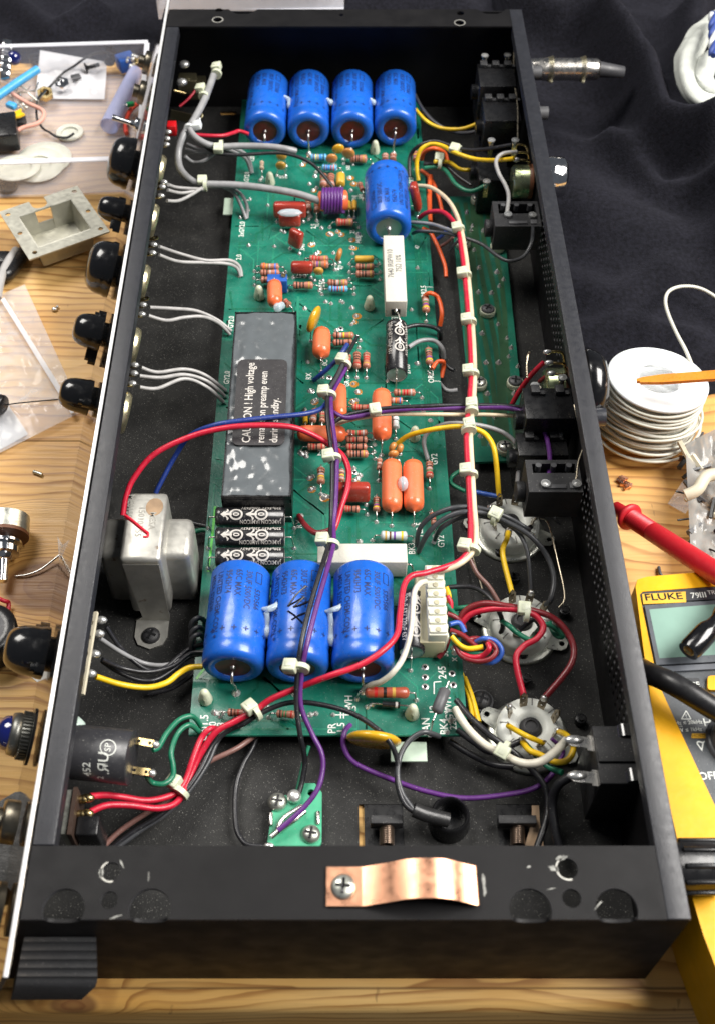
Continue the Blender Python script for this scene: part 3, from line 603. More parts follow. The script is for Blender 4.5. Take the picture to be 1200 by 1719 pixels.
for i, (x, y, xf) in enumerate(((391, 1124, 406), (499, 1126, 507), (609, 1126, 610))):
    o, f_, n_, r = bluecap(x, y, 941, 106, lead_to=((397, 1163), (495, 1163), (609, 1160))[i], label='blue capacitor in the near row', rotd=(-2, 12, -6)[i], xf=xf)
    if i == 1:      # hand scrawl in black marker
        B = MB()
        def onc(px, py):
            q = at(px, py, n_.z + r * .93); s_ = (q - f_).dot((n_ - f_).normalized()); dx = q.x - (f_ + (n_ - f_).normalized() * s_).x; th = math.acos(max(-1, min(1, dx / r))); c = f_ + (n_ - f_).normalized() * s_
            return c + Vector((math.cos(th), 0, math.sin(th))) * (r + .012)
        for pl in ([(514, 986), (500, 998), (490, 1010), (484, 1018)], [(484, 1018), (497, 1012), (511, 1004)], [(511, 1004), (503, 1012), (493, 1021)], [(493, 1021), (505, 1018), (520, 1010)], [(484, 1026), (496, 1036), (509, 1049)], [(490, 1042), (505, 1034), (520, 1028)], [(509, 1049), (514, 1034), (518, 1020)]): B.tube([onc(*p) for p in pl], .035, BPL, n=5)
        put(B, 'marker_scrawl', o)
o, f_, n_, r = bluecap(652, 386, 270, 76, near_end=ENDM, flip=True, lead_to=(1, 1), label='single blue capacitor with a grey metal end')
# silicone glue blobs
GLUE = thin('clear_glue', (.60, .72, .78), .42, .12, .2, 3, .4)
for P, rr in (([(443, 1022, 3.0), (452, 1022, 3.1), (466, 1018, 3.0)], .22), ([(448, 1030, 2.9), (449, 1050, 2.6), (449, 1062, 2.6)], .26), ([(548, 1026, 3.0), (560, 1023, 3.1), (572, 1020, 3.0)], .18), ([(554, 1030, 2.9), (556, 1055, 2.6), (556, 1075, 2.6)], .26), ([(478, 162, 2.9), (486, 168, 2.8), (487, 178, 2.7)], .24), ([(550, 166, 2.9), (556, 172, 2.8)], .2), ([(622, 166, 2.9), (627, 172, 2.8)], .2)):
    B = MB(); rr *= .72; e = spline(pts(P), 6); B.tube(pts(P), [rr * (.45 + .55 * (i / 12)) for i in range(13)], GLUE, n=14); B.ball(e[-1], (rr * .9, rr * 1.3, rr), GLUE, 14); B.ball(e[0], (rr * .6, rr * .5, rr * .4), GLUE, 12); part(B, 'glue_blob', 'clear silicone glue')
# ---------- orange film capacitors ----------
def ofilm(L, r):
    e = .28 * r
    return [(0, .25 * r), (.04, .62 * r), (.16, .93 * r, ORNG), (.34, r, ORNL), (L - .34, r, ORNG), (L - .16, .93 * r), (L - .04, .62 * r), (L, .25 * r), (L + .10, .10 * r)], ORNG, 22
for x0, y0, x1, y1, w_, z in ((461, 467, 462, 519, 25, 2.0), (541, 546, 539, 606, 30, 1.8), (569, 640, 570, 708, 25, 1.9), (499, 727, 581, 729, 28, 1.8), (640, 648, 641, 745, 32, 1.85), (657, 765, 658, 867, 34, 1.75), (692, 766, 695, 866, 34, 1.75)):
    axial('film_capacitor', x0, y0, x1, y1, w_, z, ofilm, 'orange film capacitor', leadlen=.3)
B = MB(); B.ball(at(676, 812, 2.1), (.22, .35, .25), GLUE); part(B, 'glue_blob', 'clear silicone glue')
B = MB(); B.ball(at(467, 516, 2.2), (.22, .25, .2), GLUE); B.ball(at(473, 513, 2.1), (.18, .2, .18), GLUE); part(B, 'glue_blob', 'clear silicone glue')
# ---------- brick red film capacitors ----------
def redcap(px, py, wp, hp, rot=0, z=None, th=.45, leg=.25, mark=False):
    h = max(.35, hp / scl(at(px, py, 1.8)) - .55 * th) / .60; w_ = wp / scl(at(px, py, 1.8)); c = at(px, py, BZ + leg + h / 2 - .0); R = Matrix.Rotation(math.radians(rot), 3, 'Z') @ Matrix.Rotation(math.radians(-14), 3, 'X'); B = MB()
    B.box(c, (w_, th, h), REDB, rot=R, bev=min(.14, th * .36))
    for s_ in (-1, 1):
        e = c + R @ Vector((s_ * w_ * .4, 0, -h * .48)); g = Vector((e.x, e.y - .05, BZ)); B.tube([e, (e + g) / 2, g], .035, TIN, n=6, sub=3); B.lathe(g, g + Vector((0, 0, 1)), [(0, .11), (.04, .09), (.12, .04)], SOLD, 10)
    part(B, 'film_capacitor', 'brick red dipped film capacitor')
redcap(487, 352, 55, 26, th=.55); redcap(487, 369, 37, 22, th=.45); redcap(497, 400, 26, 26, rot=-40, th=.4); redcap(507, 449, 37, 19, th=.5); redcap(590, 826, 62, 32, th=.5); redcap(697, 330, 20, 38, rot=80, th=.4)
B = MB(); B.ball(at(487, 357, 2.35), (.62, .25, .16), GLUE); part(B, 'glue_blob', 'clear silicone glue')
# ---------- ceramic discs ----------
def disc(px, py, rx, rz, m, name='ceramic_disc_capacitor', th=.13, rot=0, tilt=12, label=None, z=None, legs=True):
    s_ = scl(at(px, py, 1.8)); rr = rx / s_; c = at(px, py, z if z else BZ + rr + .35); B = MB(); d = Matrix.Rotation(math.radians(rot), 3, 'Z') @ Matrix.Rotation(math.radians(tilt), 3, 'X') @ Vector((0, -1, 0))
    B.lathe(c - d * th, c + d * th, [(0, .001), (.0, rr * .5), (th * .35, rr * .85), (th * .8, rr * .98), (th * 1.2, rr * .98), (th * 1.65, rr * .85), (th * 2, rr * .5), (th * 2, .001)], m, 24)
    sd = d.cross(Vector((0, 0, 1))).normalized()
    if legs:
        for q in (-1, 1):
            e = c + sd * rr * .5 * q + Vector((0, 0, -rr * .75)); g = Vector((e.x + sd.x * q * .08, e.y + sd.y * q * .08, BZ)); B.tube([e, (e + g) / 2 + sd * q * .04, g], .03, TIN, n=6, sub=3); B.lathe(g, g + Vector((0, 0, 1)), [(0, .1), (.04, .08), (.1, .03)], SOLD, 10)
    return part(B, name, label)
for x, y, r_, rot, m in ((568, 250, 10.5, 10, YEL), (585, 257, 11, -8, TANC), (557, 266, 10, 5, TANC), (473, 262, 9, 0, mat('ochre_ceramic', (.50, .27, .04), .35, coat=.3)), (472, 278, 9, 0, mat('ochre_ceramic', (0, 0, 0))), (569, 428, 12, 78, TANC), (535, 455, 8.5, 0, mat('ochre_ceramic', (0, 0, 0))), (659, 750, 9, 60, TANC), (671, 753, 9, 75, TANC), (660, 762, 9, 10, TANC)):
    disc(x, y, r_, 0, m, rot=rot, label='tan ceramic disc capacitor' if m is not YEL else 'yellow ceramic disc capacitor')
disc(527, 536, 24, 0, YEL, rot=68, th=.18, tilt=10, label='mustard yellow disc capacitor on edge')
disc(627, 1242, 47, 0, YEL, rot=-6, th=.22, tilt=14, z=1.7, label='large mustard yellow disc capacitor', legs=False)
# ---------- cement resistors ----------
B = MB(); t0, t1 = at(660, 395, 2.9), at(665, 506, 2.9); wd = 36 / scl(t1); L = (t0 - t1).length; dr = (t0 - t1).normalized()
R = Matrix((Vector((dr.y, -dr.x, 0)), Vector((dr.x, dr.y, 0)), Vector((0, 0, 1)))).transposed()
B.box((t0 + t1) / 2 + Vector((0, 0, -.48)), (wd, L, .96), CEM, rot=R, bev=.03); c1 = t1 + Vector((0, 0, -.55)); cr = part(B, 'cement_resistor', 'upright white cement power resistor')
B = MB(); B.text('7640 IR0PW10\n75Ω 10%'.replace('Ω', 'Ω'), flatfr((t0 + t1) / 2 + Vector((0, .3, .0)), dr, (-dr.y, dr.x, 0)), .38, LABT if 0 else mat('grey_print', (.12, .12, .12), .5), th=.006, sx=.85); put(B, 'lettering', cr)
B = MB(); B.box(c1 + Vector((.0, -.01, -.1)), (.4, .05, .35), BPL); B.tube([c1, c1 + Vector((.1, -.25, 0)), at(672, 540, 2.3), at(675, 552, 1.9)], .05, TIN); B.lathe(c1, c1 + Vector((0, -1, 0)), [(0, .1), (.1, .06)], SOLD, 10); put(B, 'lead', cr)
B = MB(); a, b = at(533, 944, 2.35), at(684, 912, 2.35); s_ = at(684, 944, 2.35); B.box(((a.x + s_.x) / 2, (a.y + b.y) / 2, 1.85), (s_.x - a.x, b.y - a.y, 1.0), CEM, bev=.04); B.tube([(s_.x, a.y + .3, 1.8), (s_.x + .2, a.y + .25, 1.75), (s_.x + .3, a.y + .2, 1.2)], .045, TIN); part(B, 'cement_resistor', 'white cement power resistor lying crosswise')
# ---------- black electrolytics ----------
BSL = mat('black_capacitor_sleeve', (.012, .012, .014), .3, coat=.3, dust=.2)
def arrows(B, a, d, r, ang, L, flipt=False, scale=1.0):
    up = Vector((0, 0, 1)); sd = d.cross(up).normalized()
    if abs(d.x) > .5: sd = Vector((0, -1, 0))
    elif sd.x < 0: sd = -sd
    P = lambda s, v: a + d * s + (sd * math.cos(math.radians(ang) + v / r) + up * math.sin(math.radians(ang) + v / r)) * (r + .008)
    n = max(1, int(L / (1.05 * scale)))
    for i in range(n):
        s0 = .22 + i * 1.0 * scale; k = scale
        for poly in ([(.0, 0), (.28, .20), (.34, .13), (.16, 0)], [(0, 0), (.16, 0), (.34, -.13), (.28, -.20)], [(.1, -.035), (.45, -.035), (.45, .035), (.1, .035)]): B.add([P(s0 + x * k, y * k * 1.25) for x, y in poly], [[0, 1, 2, 3]], LABT)
        m_ = 18
        vs = [P(s0 + .62 * k + rx * math.cos(2 * math.pi * j / m_) * k, ry * math.sin(2 * math.pi * j / m_) * k) for rx, ry in ((.27, .24), (.20, .17)) for j in range(m_)]; B.add(vs, [[j, (j + 1) % m_, m_ + (j + 1) % m_, m_ + j] for j in range(m_)], LABT)
        vs = [P(s0 + .62 * k + rx * math.cos(2 * math.pi * j / m_) * k, ry * math.sin(2 * math.pi * j / m_) * k) for rx, ry in ((.13, .07), (.08, .03)) for j in range(m_)]; B.add(vs, [[j, (j + 1) % m_, m_ + (j + 1) % m_, m_ + j] for j in range(m_)], LABT)
def bcap(x0, y0, x1, y1, w_, z, label, vert=False, ang=70):
    pf = lambda L, r: ([(.05, r * .8, ENDM), (0, r * .85, BSL), (.05, r, BSL), (.25, r, BSL), (.32, r * .95, BSL), (.4, r, BSL), (L - .05, r, BSL), (L, r * .86, ENDM), (L - .04, r * .78, ENDM)], BSL, 26)
    o, a, b, r = axial('electrolytic_capacitor', x0, y0, x1, y1, w_, z, pf, label, leadlen=.28)
    B = MB(); d = (b - a).normalized(); L = (b - a).length; arrows(B, a, d, r, ang, L - .1)
    if vert:
        for g in range(1): wraptext(B, '220μF 63V 220μF 63V', a, d, r, 128, .28, .2, LABT, sx=.8); wraptext(B, 'JAMICON JAMICON', a, d, r, 30, .28, .2, LABT, sx=.8)
    else:
        up = Vector((0, 0, 1)); sd = Vector((0, -1, 0))
        for t, an in (('220μF63V 220μF63V', 115), ('JAMICON JAMICON', 27)):
            gv, gf = glyphs(t, 'LEFT'); B.add([b - d * (.12 + x * .26 * .72) + (sd * math.cos(math.radians(an) + y * .26 / r * -1) + up * math.sin(math.radians(an) + y * .26 / r * -1)) * (r + .008) for x, y in gv], gf, LABT)
    put(B, 'lettering', o)
for y in (868, 902, 936): bcap(363, y, 478, y, 34, 1.95, 'black capacitor lying crosswise')
bcap(665, 537, 665, 640, 37, 1.85, 'black capacitor standing alone', True, 75)
bcap(692, 986, 690, 1110, 44, 1.9, 'black capacitor behind the white connector', True, 75)
# ---------- epoxy module ----------
B = MB(); q = [at(392, 526, 3.0), at(497, 521, 3.0), at(491, 832, 3.0), at(368, 832, 3.0)]
xa, xb, ya, yb = -5.13, -2.34, 17.5, 28.1
B.box(((xa + xb) / 2, (ya + yb) / 2, 1.95), (xb - xa, yb - ya, 1.5), BPL); 
for bx in ((xa + .04, (ya + yb) / 2, .08, yb - ya), (xb - .04, (ya + yb) / 2, .08, yb - ya), ((xa + xb) / 2, ya + .04, xb - xa, .08), ((xa + xb) / 2, yb - .04, xb - xa, .08)): B.box((bx[0], bx[1], 2.7), (bx[2] if bx[2] > 1 else .05, bx[3] if bx[3] > 1 else .05, .42), BPL)
mod = part(B, 'potted_module', 'black box potted with grey epoxy')
B = MB(); nx_, ny_ = 26, 90; V = []; 
for i in range(nx_ + 1):
    for j in range(ny_ + 1):
        x = xa + .03 + (xb - xa - .06) * i / nx_; y = ya + .08 + (yb - ya - .16) * j / ny_; e = min(i, nx_ - i) / nx_ * 2
        z = 2.86 + .09 * mn.noise(Vector((x * 1.0, y * .6, 3))) + .06 * mn.noise(Vector((x * 3, y * 2.2, 8))) + .16 * (max(0, min(1, e * 3)) - .5) * .5
        V.append((x, y, z))
B.add(V, [[i * (ny_ + 1) + j, (i + 1) * (ny_ + 1) + j, (i + 1) * (ny_ + 1) + j + 1, i * (ny_ + 1) + j + 1] for i in range(nx_) for j in range(ny_)], EPOX, True); put(B, 'epoxy_fill', mod)
B = MB(); la, lb_ = at(400, 604, 3.0), at(478, 748, 3.0); lx0, lx1, ly1, ly0 = la.x, lb_.x, la.y, lb_.y; rr = .28
out = []
for cx_, cy_, a0 in ((lx1 - rr, ly1 - rr, 0), (lx0 + rr, ly1 - rr, 90), (lx0 + rr, ly0 + rr, 180), (lx1 - rr, ly0 + rr, 270)): out += [(cx_ + rr * math.cos(math.radians(a0 + t)), cy_ + rr * math.sin(math.radians(a0 + t))) for t in (0, 30, 60, 90)]
B.plate(out, [], 3.0, 3.03, LABEL); ll = put(B, 'warning_label', mod, 'dark warning label')
B = MB()
for t, px, h in (('CAUTION ! High voltage', 413, .50), ('remains on preamp even', 437, .46), ('during standby.', 459, .46)):
    c = at(px, 748, 3.03); B.text(t, flatfr(Vector((c.x + .02, ly0 + .12, 3.03)), (0, 1, 0), (-1, 0, 0)), h, LABT, align='LEFT', th=.004, sx=.88)
put(B, 'lettering', mod)
# ---------- ferrite coil ----------
B = MB(); a, b = at(534, 338, 2.15), at(584, 336, 2.15); r = .50; L = (b - a).length
B.lathe(a, b, [(0, r * .75), (.08, r), (L - .08, r), (L, r * .75)], ORNG, 22); fc = part(B, 'choke_core', 'orange choke core')
B = MB(); d = (b - a).normalized(); hel = []
for i in range(7 * 12): th = i * math.pi / 6; hel.append(a + d * (.22 + (L - .42) * i / 84) + (Vector((0, -1, 0)) * math.cos(th) + Vector((0, 0, 1)) * math.sin(th)) * (r + .09))
B.tube(hel, .09, WC['purple'], n=8, sub=2); put(B, 'winding', fc, 'purple wire winding')
# ---------- trimmer ----------
B = MB(); c, dm = pbox(B, 449, 460, 482, 472, 2.0, .75, mat('trimmer_blue', (.015, .09, .38), .4)); B.cyl((c.x + .3, c.y + .1, 1.95), (c.x + .3, c.y + .1, 2.08), .12, BRASS); part(B, 'trimmer', 'small blue trimmer')
# ---------- nylon standoffs ----------
for px, py in ((629, 256), (454, 309), (436, 500), (620, 517), (695, 736), (346, 1176), (691, 1201)):
    B = MB(); c = at(px, py, BZ); k_ = 1.05 if py < 1000 else 1.0
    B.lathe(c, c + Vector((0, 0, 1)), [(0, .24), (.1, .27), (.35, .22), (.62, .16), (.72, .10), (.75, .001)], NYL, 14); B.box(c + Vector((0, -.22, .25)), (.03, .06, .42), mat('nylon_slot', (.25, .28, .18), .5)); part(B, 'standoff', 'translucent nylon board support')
# ---------- board connector ----------
B = MB(); q0, q1 = at(714, 952, 2.6), at(748, 952, 2.6); q2 = at(718, 1070, 2.6); xa, xb = q2.x + .02, q2.x + .72; ya, yb = q2.y, q0.y
HOUS = mat('nylon_housing', (.66, .66, .55), .35, sss=.4, var=.04); B.box(((xa + xb) / 2 - .2, (ya + yb) / 2, 1.75), (xb - xa + .25, yb - ya + .1, 1.1), mat('aged_nylon', (.55, .50, .32), .45, var=.1), bev=.03)
B.box(((xa + xb) / 2, (ya + yb) / 2, 2.1), (xb - xa, yb - ya, 1.3), HOUS, bev=.04)
n_ = 8
for i in range(n_):
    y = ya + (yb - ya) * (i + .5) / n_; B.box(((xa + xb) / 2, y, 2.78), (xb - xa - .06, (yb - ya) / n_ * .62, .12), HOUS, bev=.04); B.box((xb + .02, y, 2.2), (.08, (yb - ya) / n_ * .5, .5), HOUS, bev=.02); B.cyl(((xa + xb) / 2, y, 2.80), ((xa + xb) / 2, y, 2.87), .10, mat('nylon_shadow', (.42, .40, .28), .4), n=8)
part(B, 'wire_connector', 'cream nylon multi pin connector')
# green mount tabs at the board's edge
for x0, y0, x1, y1 in ((376, 332, 392, 360), (655, 1245, 716, 1278)):
    B = MB(); pbox(B, x0, y0, x1, y1, .9, .1, mat('pale_green_tab', (.42, .52, .42), .4, sss=.2)); part(B, 'mounting_tab', 'pale green mounting tab')
# ================= lower board =================
B = MB(); q = [at(755, 330, .6), at(840, 330, .6), at(882, 770, .6), at(795, 775, .6)]; B.plate([(5.42, 21.2), (7.72, 21.3), (8.1, 39.4), (5.42, 39.4)], [], .45, .6, PCB2); b2 = part(B, 'circuit_board', 'second smaller green circuit board')
B = MB()
for px, py in [(783, 357), (800, 352), (822, 340), (790, 387), (795, 420), (803, 450), (833, 457), (844, 470), (837, 481), (802, 491), (824, 492), (808, 560), (850, 568), (857, 584), (853, 599), (815, 609), (836, 609), (868, 616), (817, 661), (862, 661), (792, 380), (810, 388), (806, 732), (824, 745), (835, 545), (829, 700)]:
    c = at(px, py, .6); rr = rt.uniform(.1, .15); B.lathe(c, c + Vector((.0, 0, 1)), [(0, rr), (.05, rr * .8), (.16, rr * .3), (.2, .001)], SOLD, 10)
for k in range(6):
    P = [Vector((5.75 + k * .33 + .16 * math.sin(k + t * .9), 38.9 - t * 2.1, .603)) for t in range(9)]; n0 = len(P); W_ = .12
    B.add([p + Vector((s_ * W_, 0, k * .0003)) for p in P for s_ in (-1, 1)], [[2 * i, 2 * i + 1, 2 * i + 3, 2 * i + 2] for i in range(n0 - 1)], mat('dull_trace', (.03, .09, .04), .35))
put(B, 'solder_pads', b2)['kind'] = 'stuff'
for px, py, m, in ((801, 333, STEELD), (776, 407, STEELD), (834, 412, STEELD), (817, 520, GRYP), (802, 642, STEELD), (863, 641, GRYP), (846, 750, STEELD)):
    B = MB(); c = at(px, py + 6, .6); B.cyl(c, c + Vector((0, 0, .28)), .38, NYL, 18, bev=.04); screw(B, c + Vector((0, 0, .28)), .32, m, ang=px); part(B, 'board_screw', ('dark' if m is GRYP else 'silver') + ' screw on a nylon washer')
# ================= wiring =================
SOCK = ((857, 873, 165), (876, 1040, -22), (891, 1218, 150)); TIPS = []
for sx_, sy_, sr_ in SOCK:
    c_ = at(sx_, sy_, 1.1)
    for i in range(8): a_ = math.radians(i * 45 + sr_); TIPS.append(Vector((c_.x + math.cos(a_) * .96, c_.y + math.sin(a_) * .96, 1.60)))
def snap(p):
    q = min(TIPS, key=lambda t: (t - p).length); return q if (q - p).length < .95 else p
def wire(col, l, r=.10, label=None, par=None, n=8, name='wire'):
    B = MB(); P = []; z = l[0][2]
    # fill in missing heights by interpolation
    idx = [i for i, p in enumerate(l) if len(p) > 2]
    for i, p in enumerate(l):
        if len(p) > 2: z = p[2]
        else:
            a = max([k for k in idx if k < i], default=idx[0]); b = min([k for k in idx if k > i], default=idx[-1]); z = l[a][2] + (l[b][2] - l[a][2]) * ((i - a) / max(1, b - a))
        P.append(at(p[0], p[1], z))
    if r >= .08 and P[-1].z > 1.2 and l[-1][0] > 800 and l[-1][1] > 800: P[-1] = snap(P[-1])
    if r >= .08 and P[0].z > 1.2 and l[0][0] > 840 and l[0][1] > 860: P[0] = snap(P[0])
    B.tube(P, r, WC[col] if isinstance(col, str) else col, n=n)
    nm = {'dgrey': 'dark grey', 'lgrey': 'light grey', 'dred': 'dark red', 'bblue': 'bright blue', 'sleeve': 'black'}.get(col, col)
    return put(B, name, par or AMP, label or (nm + ' wire'))
def solderend(px, py, z, r=.13, m=None, d=(1, 0, 0)):
    B = MB(); c = at(px, py, z); B.ball(c, (r * 1.5, r, r * .9), m or SOLD, 10); return B
# -- grey harness upper left
wire('grey', [(362, 118, 4.6), (345, 165), (325, 203, 4), (308, 228, 3.8), (300, 255, 3.3), (303, 283, 2.9), (322, 303, 2.8), (345, 309, 2.8), (400, 311, 2.8), (460, 318, 2.7), (505, 327, 2.5), (540, 339, 2.3)], .19, 'thick grey screened cable running down to the choke')
wire('grey', [(318, 216, 4.1), (328, 230), (348, 242, 3.6), (370, 246, 3.4), (405, 245, 3.3), (450, 246, 3.2), (480, 250, 3.1), (497, 254, 2.9)], .17, 'thick grey cable crossing to the board')
wire('black', [(318, 214, 3.8), (328, 228), (345, 246), (365, 257, 3.1), (400, 260), (450, 257, 3), (480, 258, 3), (512, 268, 2.8), (535, 285, 2.5), (562, 318, 2.2)], .09)
wire('red', [(322, 226, 3), (370, 228), (392, 223, 2.6), (402, 220), (418, 225, 2.4)], .10)
wire('red', [(330, 150, 3.4), (318, 165), (302, 179, 3)], .07)
for l in ([(311, 262, 3), (325, 272, 2.6), (342, 270), (362, 256, 3)], [(312, 250, 3), (335, 255), (360, 254, 3)], [(314, 242, 3.2), (340, 252), (360, 254, 3)], [(378, 249, 3), (400, 258, 2.5), (414, 268, 2), (422, 290, 1.3)], [(378, 246, 3), (402, 252, 2.6), (418, 265, 2), (424, 290, 1.3)], [(372, 312, 2.6), (393, 324, 2.2), (405, 345, 1.7), (414, 368, 1.25)], [(385, 312, 2.6), (405, 326, 2.2), (415, 345, 1.7), (415, 366, 1.25)]): wire('grey', l, .09)
for l in ([(283, 310, 3.6), (300, 315, 3), (342, 318, 2.8)], [(282, 319, 3.5), (306, 324, 2.9), (342, 318, 2.7)], [(281, 337, 3.4), (300, 337, 3), (320, 328), (342, 314, 2.8)],
          [(268, 414, 3.6), (300, 425, 2.8), (345, 437, 2.4), (385, 437, 2), (402, 447, 1.6), (406, 464, 1.25)], [(268, 428, 3.5), (300, 439, 2.8), (345, 441, 2.3), (382, 443, 2), (398, 450, 1.6), (404, 464, 1.25)],
          [(252, 516, 3.5), (290, 518, 3), (330, 522, 2.4), (365, 537, 1.8), (389, 556, 1.3)], [(250, 530, 3.4), (280, 538, 3), (310, 533), (342, 532, 2.4), (368, 543, 1.8), (387, 562, 1.3)],
          [(238, 617, 3.4), (265, 625, 3), (310, 620, 2.5), (345, 630, 2), (380, 656, 1.3)], [(235, 631, 3.3), (270, 634, 3), (310, 629, 2.5), (348, 640, 2), (378, 665, 1.3)], [(235, 650, 3.2), (265, 652), (310, 636, 2.5), (348, 650, 2), (376, 675, 1.3)]): wire('lgrey', l, .085)
# -- blue and red from the transformer
wire('blue', [(262, 828, .8), (268, 815, 1), (295, 765, 1.7), (320, 731, 2.6), (360, 714, 3.2), (400, 707, 3.3), (450, 701, 3.2), (510, 695, 3.0), (538, 687, 2.8), (548, 676, 2.6)], .11)
wire('blue', [(527, 638, 1.3), (540, 628, 1.8), (562, 608, 2.3), (574, 592, 2.5), (583, 578, 2.5)], .11)
wire('red', [(207, 865, 1.6), (212, 835, 2), (225, 803, 2.4), (260, 762, 2.9), (320, 733, 3.2), (380, 718, 3.5), (440, 714, 3.5), (490, 717, 3.3), (525, 730, 2.9), (555, 748, 2.6), (575, 765, 2.5), (585, 790), (583, 820, 2.4), (573, 850, 2.3), (564, 880, 2.2), (556, 897, 2.1)], .125, 'long red wire arching from the transformer')
wire('dred', [(502, 866, 1.3), (512, 881, 1.7), (528, 894, 2), (545, 893, 2.1), (556, 888, 2.2)], .12)
wire('green', [(325, 893, .7), (345, 890, .7), (375, 900, .7)], .10); wire('black', [(322, 878, .7), (350, 884, .7), (380, 890, .7)], .10)
# -- main black + purple run down the board
wire('black', [(599, 566, 2), (590, 582), (580, 600, 2.5), (568, 625), (553, 652, 2.7), (549, 683, 3), (551, 715), (557, 762, 3), (558, 808), (557, 843), (556, 878, 2.8), (552, 913, 3.1), (541, 950, 3.7), (522, 1013, 3.9), (506, 1080, 3.9), (500, 1128, 3.3), (498, 1183, 2.6), (504, 1233, 2), (512, 1275, 1.2), (508, 1310, .8), (502, 1332, .7)], .095, 'long black wire running down the board')
wire('dgrey', [(583, 590, 2.4), (577, 608), (566, 632, 2.7), (548, 660, 2.9)], .09)
wire('purple', [(586, 608, 2.3), (576, 627, 2.5), (558, 660, 2.7), (556, 685, 3), (559, 715), (565, 762, 3), (565, 808), (563, 850), (560, 880, 2.8), (560, 913, 3.1), (550, 953, 3.7), (533, 1013, 3.9), (516, 1080, 3.9), (507, 1128, 3.3), (505, 1183, 2.6), (524, 1232, 2), (539, 1262), (542, 1290, 1.5), (533, 1325, 1.3), (508, 1358, 1.1), (467, 1394, .9)], .095, 'long purple wire running down to the small green switch')
wire('green', [(519, 1252, 1), (510, 1280, .8), (499, 1328, .6)], .07)
# -- crosswise trio
wire('black', [(556, 712, 2.6), (575, 700), (600, 693), (640, 686, 3.1), (708, 682, 3.2), (777, 680), (859, 682, 3), (900, 691, 3), (927, 701, 3.2), (944, 696, 3.4), (957, 672), (961, 655, 3.9), (953, 638, 4.2), (945, 631, 4.2)], .095, 'black wire crossing to the rear jacks')
wire('purple', [(556, 690, 2.7), (578, 701), (601, 699), (640, 691, 3), (690, 687, 3.1), (760, 685), (820, 684, 3), (862, 687), (893, 701), (914, 728, 3.2), (922, 765), (920, 806, 3.6)], .10, 'purple wire crossing to a rear jack')
wire('cream', [(560, 716, 2), (580, 707), (620, 699, 2.8), (657, 695), (760, 696, 2.9), (811, 696), (868, 698, 2.7)], .085)
# -- red and cream pair running down the gap
wire('red', [(703, 366, 1.4), (719, 356, 2), (745, 357, 2.4), (767, 383, 2.8), (774, 420, 3), (780, 470), (787, 554), (790, 622), (787, 673), (782, 725), (785, 793), (788, 848), (789, 890), (786, 921), (773, 940), (750, 951, 3.1), (713, 962, 3.3), (690, 967), (677, 985, 3.5), (671, 1030), (665, 1067), (640, 1094, 3.8), (603, 1117), (555, 1134, 3.5), (500, 1155, 2.8), (455, 1174, 2.4), (430, 1192, 2.1), (395, 1211), (362, 1230, 1.7), (335, 1270, 1.3), (316, 1312, 1.1), (298, 1346, 1.3), (266, 1357, 1.6), (220, 1352, 2), (180, 1352, 2.3), (152, 1363, 2.6)], .115, 'long bright red wire ending at the toggle switch')
wire('red', [(365, 1224, 1.25), (352, 1224, 1.6), (338, 1240), (325, 1272, 1.4), (311, 1312, 1.2), (292, 1333, 1.3), (250, 1344, 1.6), (205, 1338, 2), (178, 1335), (152, 1337, 2.7)], .115)
wire('cream', [(696, 312, 1.35), (723, 315, 1.8), (752, 337, 2.4), (770, 372, 2.8), (780, 420, 3), (786, 470), (793, 554), (796, 622), (794, 673), (789, 725), (792, 793), (795, 848), (798, 885), (797, 915), (786, 935), (765, 950, 3.1), (745, 957, 3), (730, 960, 2.8)], .11)
wire('white', [(714, 976, 3), (704, 980, 3.2), (694, 998), (690, 1053, 3), (678, 1100), (660, 1128, 2.8), (640, 1144, 2.4), (622, 1150, 2), (610, 1158, 1.6)], .11)
for px, py in ((778, 459), (783, 537), (786, 622)): pass
# -- right edge short wires
wire('grey', [(690, 373, 1.4), (723, 376, 1.8), (748, 384, 2.4), (765, 390, 2.8)], .09); wire('dgrey', [(692, 392, 1.4), (705, 388, 1.9), (736, 390, 2.2), (767, 396, 2.6), (806, 409), (832, 428, 3), (853, 438), (877, 431, 3.2), (891, 408, 3.5), (894, 380, 4)], .09)
wire('yellow', [(697, 184, 2), (715, 203), (740, 215, 2), (775, 216), (806, 205, 2.6)], .10); wire('dgrey', [(696, 159, 2), (708, 182), (730, 206), (760, 221, 2), (785, 223), (806, 218, 2.6)], .10)
wire('yellow', [(702, 303, 1.3), (699, 275, 1.9), (705, 252, 2.5), (722, 242, 2.8), (742, 245, 3), (765, 257), (797, 267, 3.4), (832, 269), (862, 266, 4.5)], .11); wire('black', [(687, 297, 1.4), (688, 262, 2), (704, 244, 2.6), (730, 237, 2.9), (760, 246, 3.1), (788, 252, 3.4), (823, 249), (858, 243, 4.5)], .10)
wire('lgrey', [(867, 255, 4.5), (843, 258), (832, 270), (836, 290), (848, 312), (853, 330), (850, 358, 4)], .10)
wire('yellow', [(728, 271, 2.4), (752, 272), (772, 284), (797, 285, 2)], .10); wire('black', [(710, 275, 2), (745, 278), (768, 296), (790, 311, 2)], .10); wire('green', [(712, 282, 2), (732, 281), (748, 287), (765, 310), (790, 321, 2.3), (820, 308, 2.6)], .11)
wire('orange', [(707, 268, 1.4), (712, 255, 2), (728, 249, 2.3), (745, 256), (750, 270, 1.6)], .11); wire('orange', [(706, 286, 1.3), (722, 299), (734, 325, 1.2), (742, 357, .9)], .10); wire('orange', [(722, 295, 1.4), (720, 330), (721, 372, 1)], .13, 'orange wire'); wire('orange', [(708, 383, 1.4), (722, 391), (735, 416, 1.2), (746, 445, 1), (748, 465, .8)], .10)
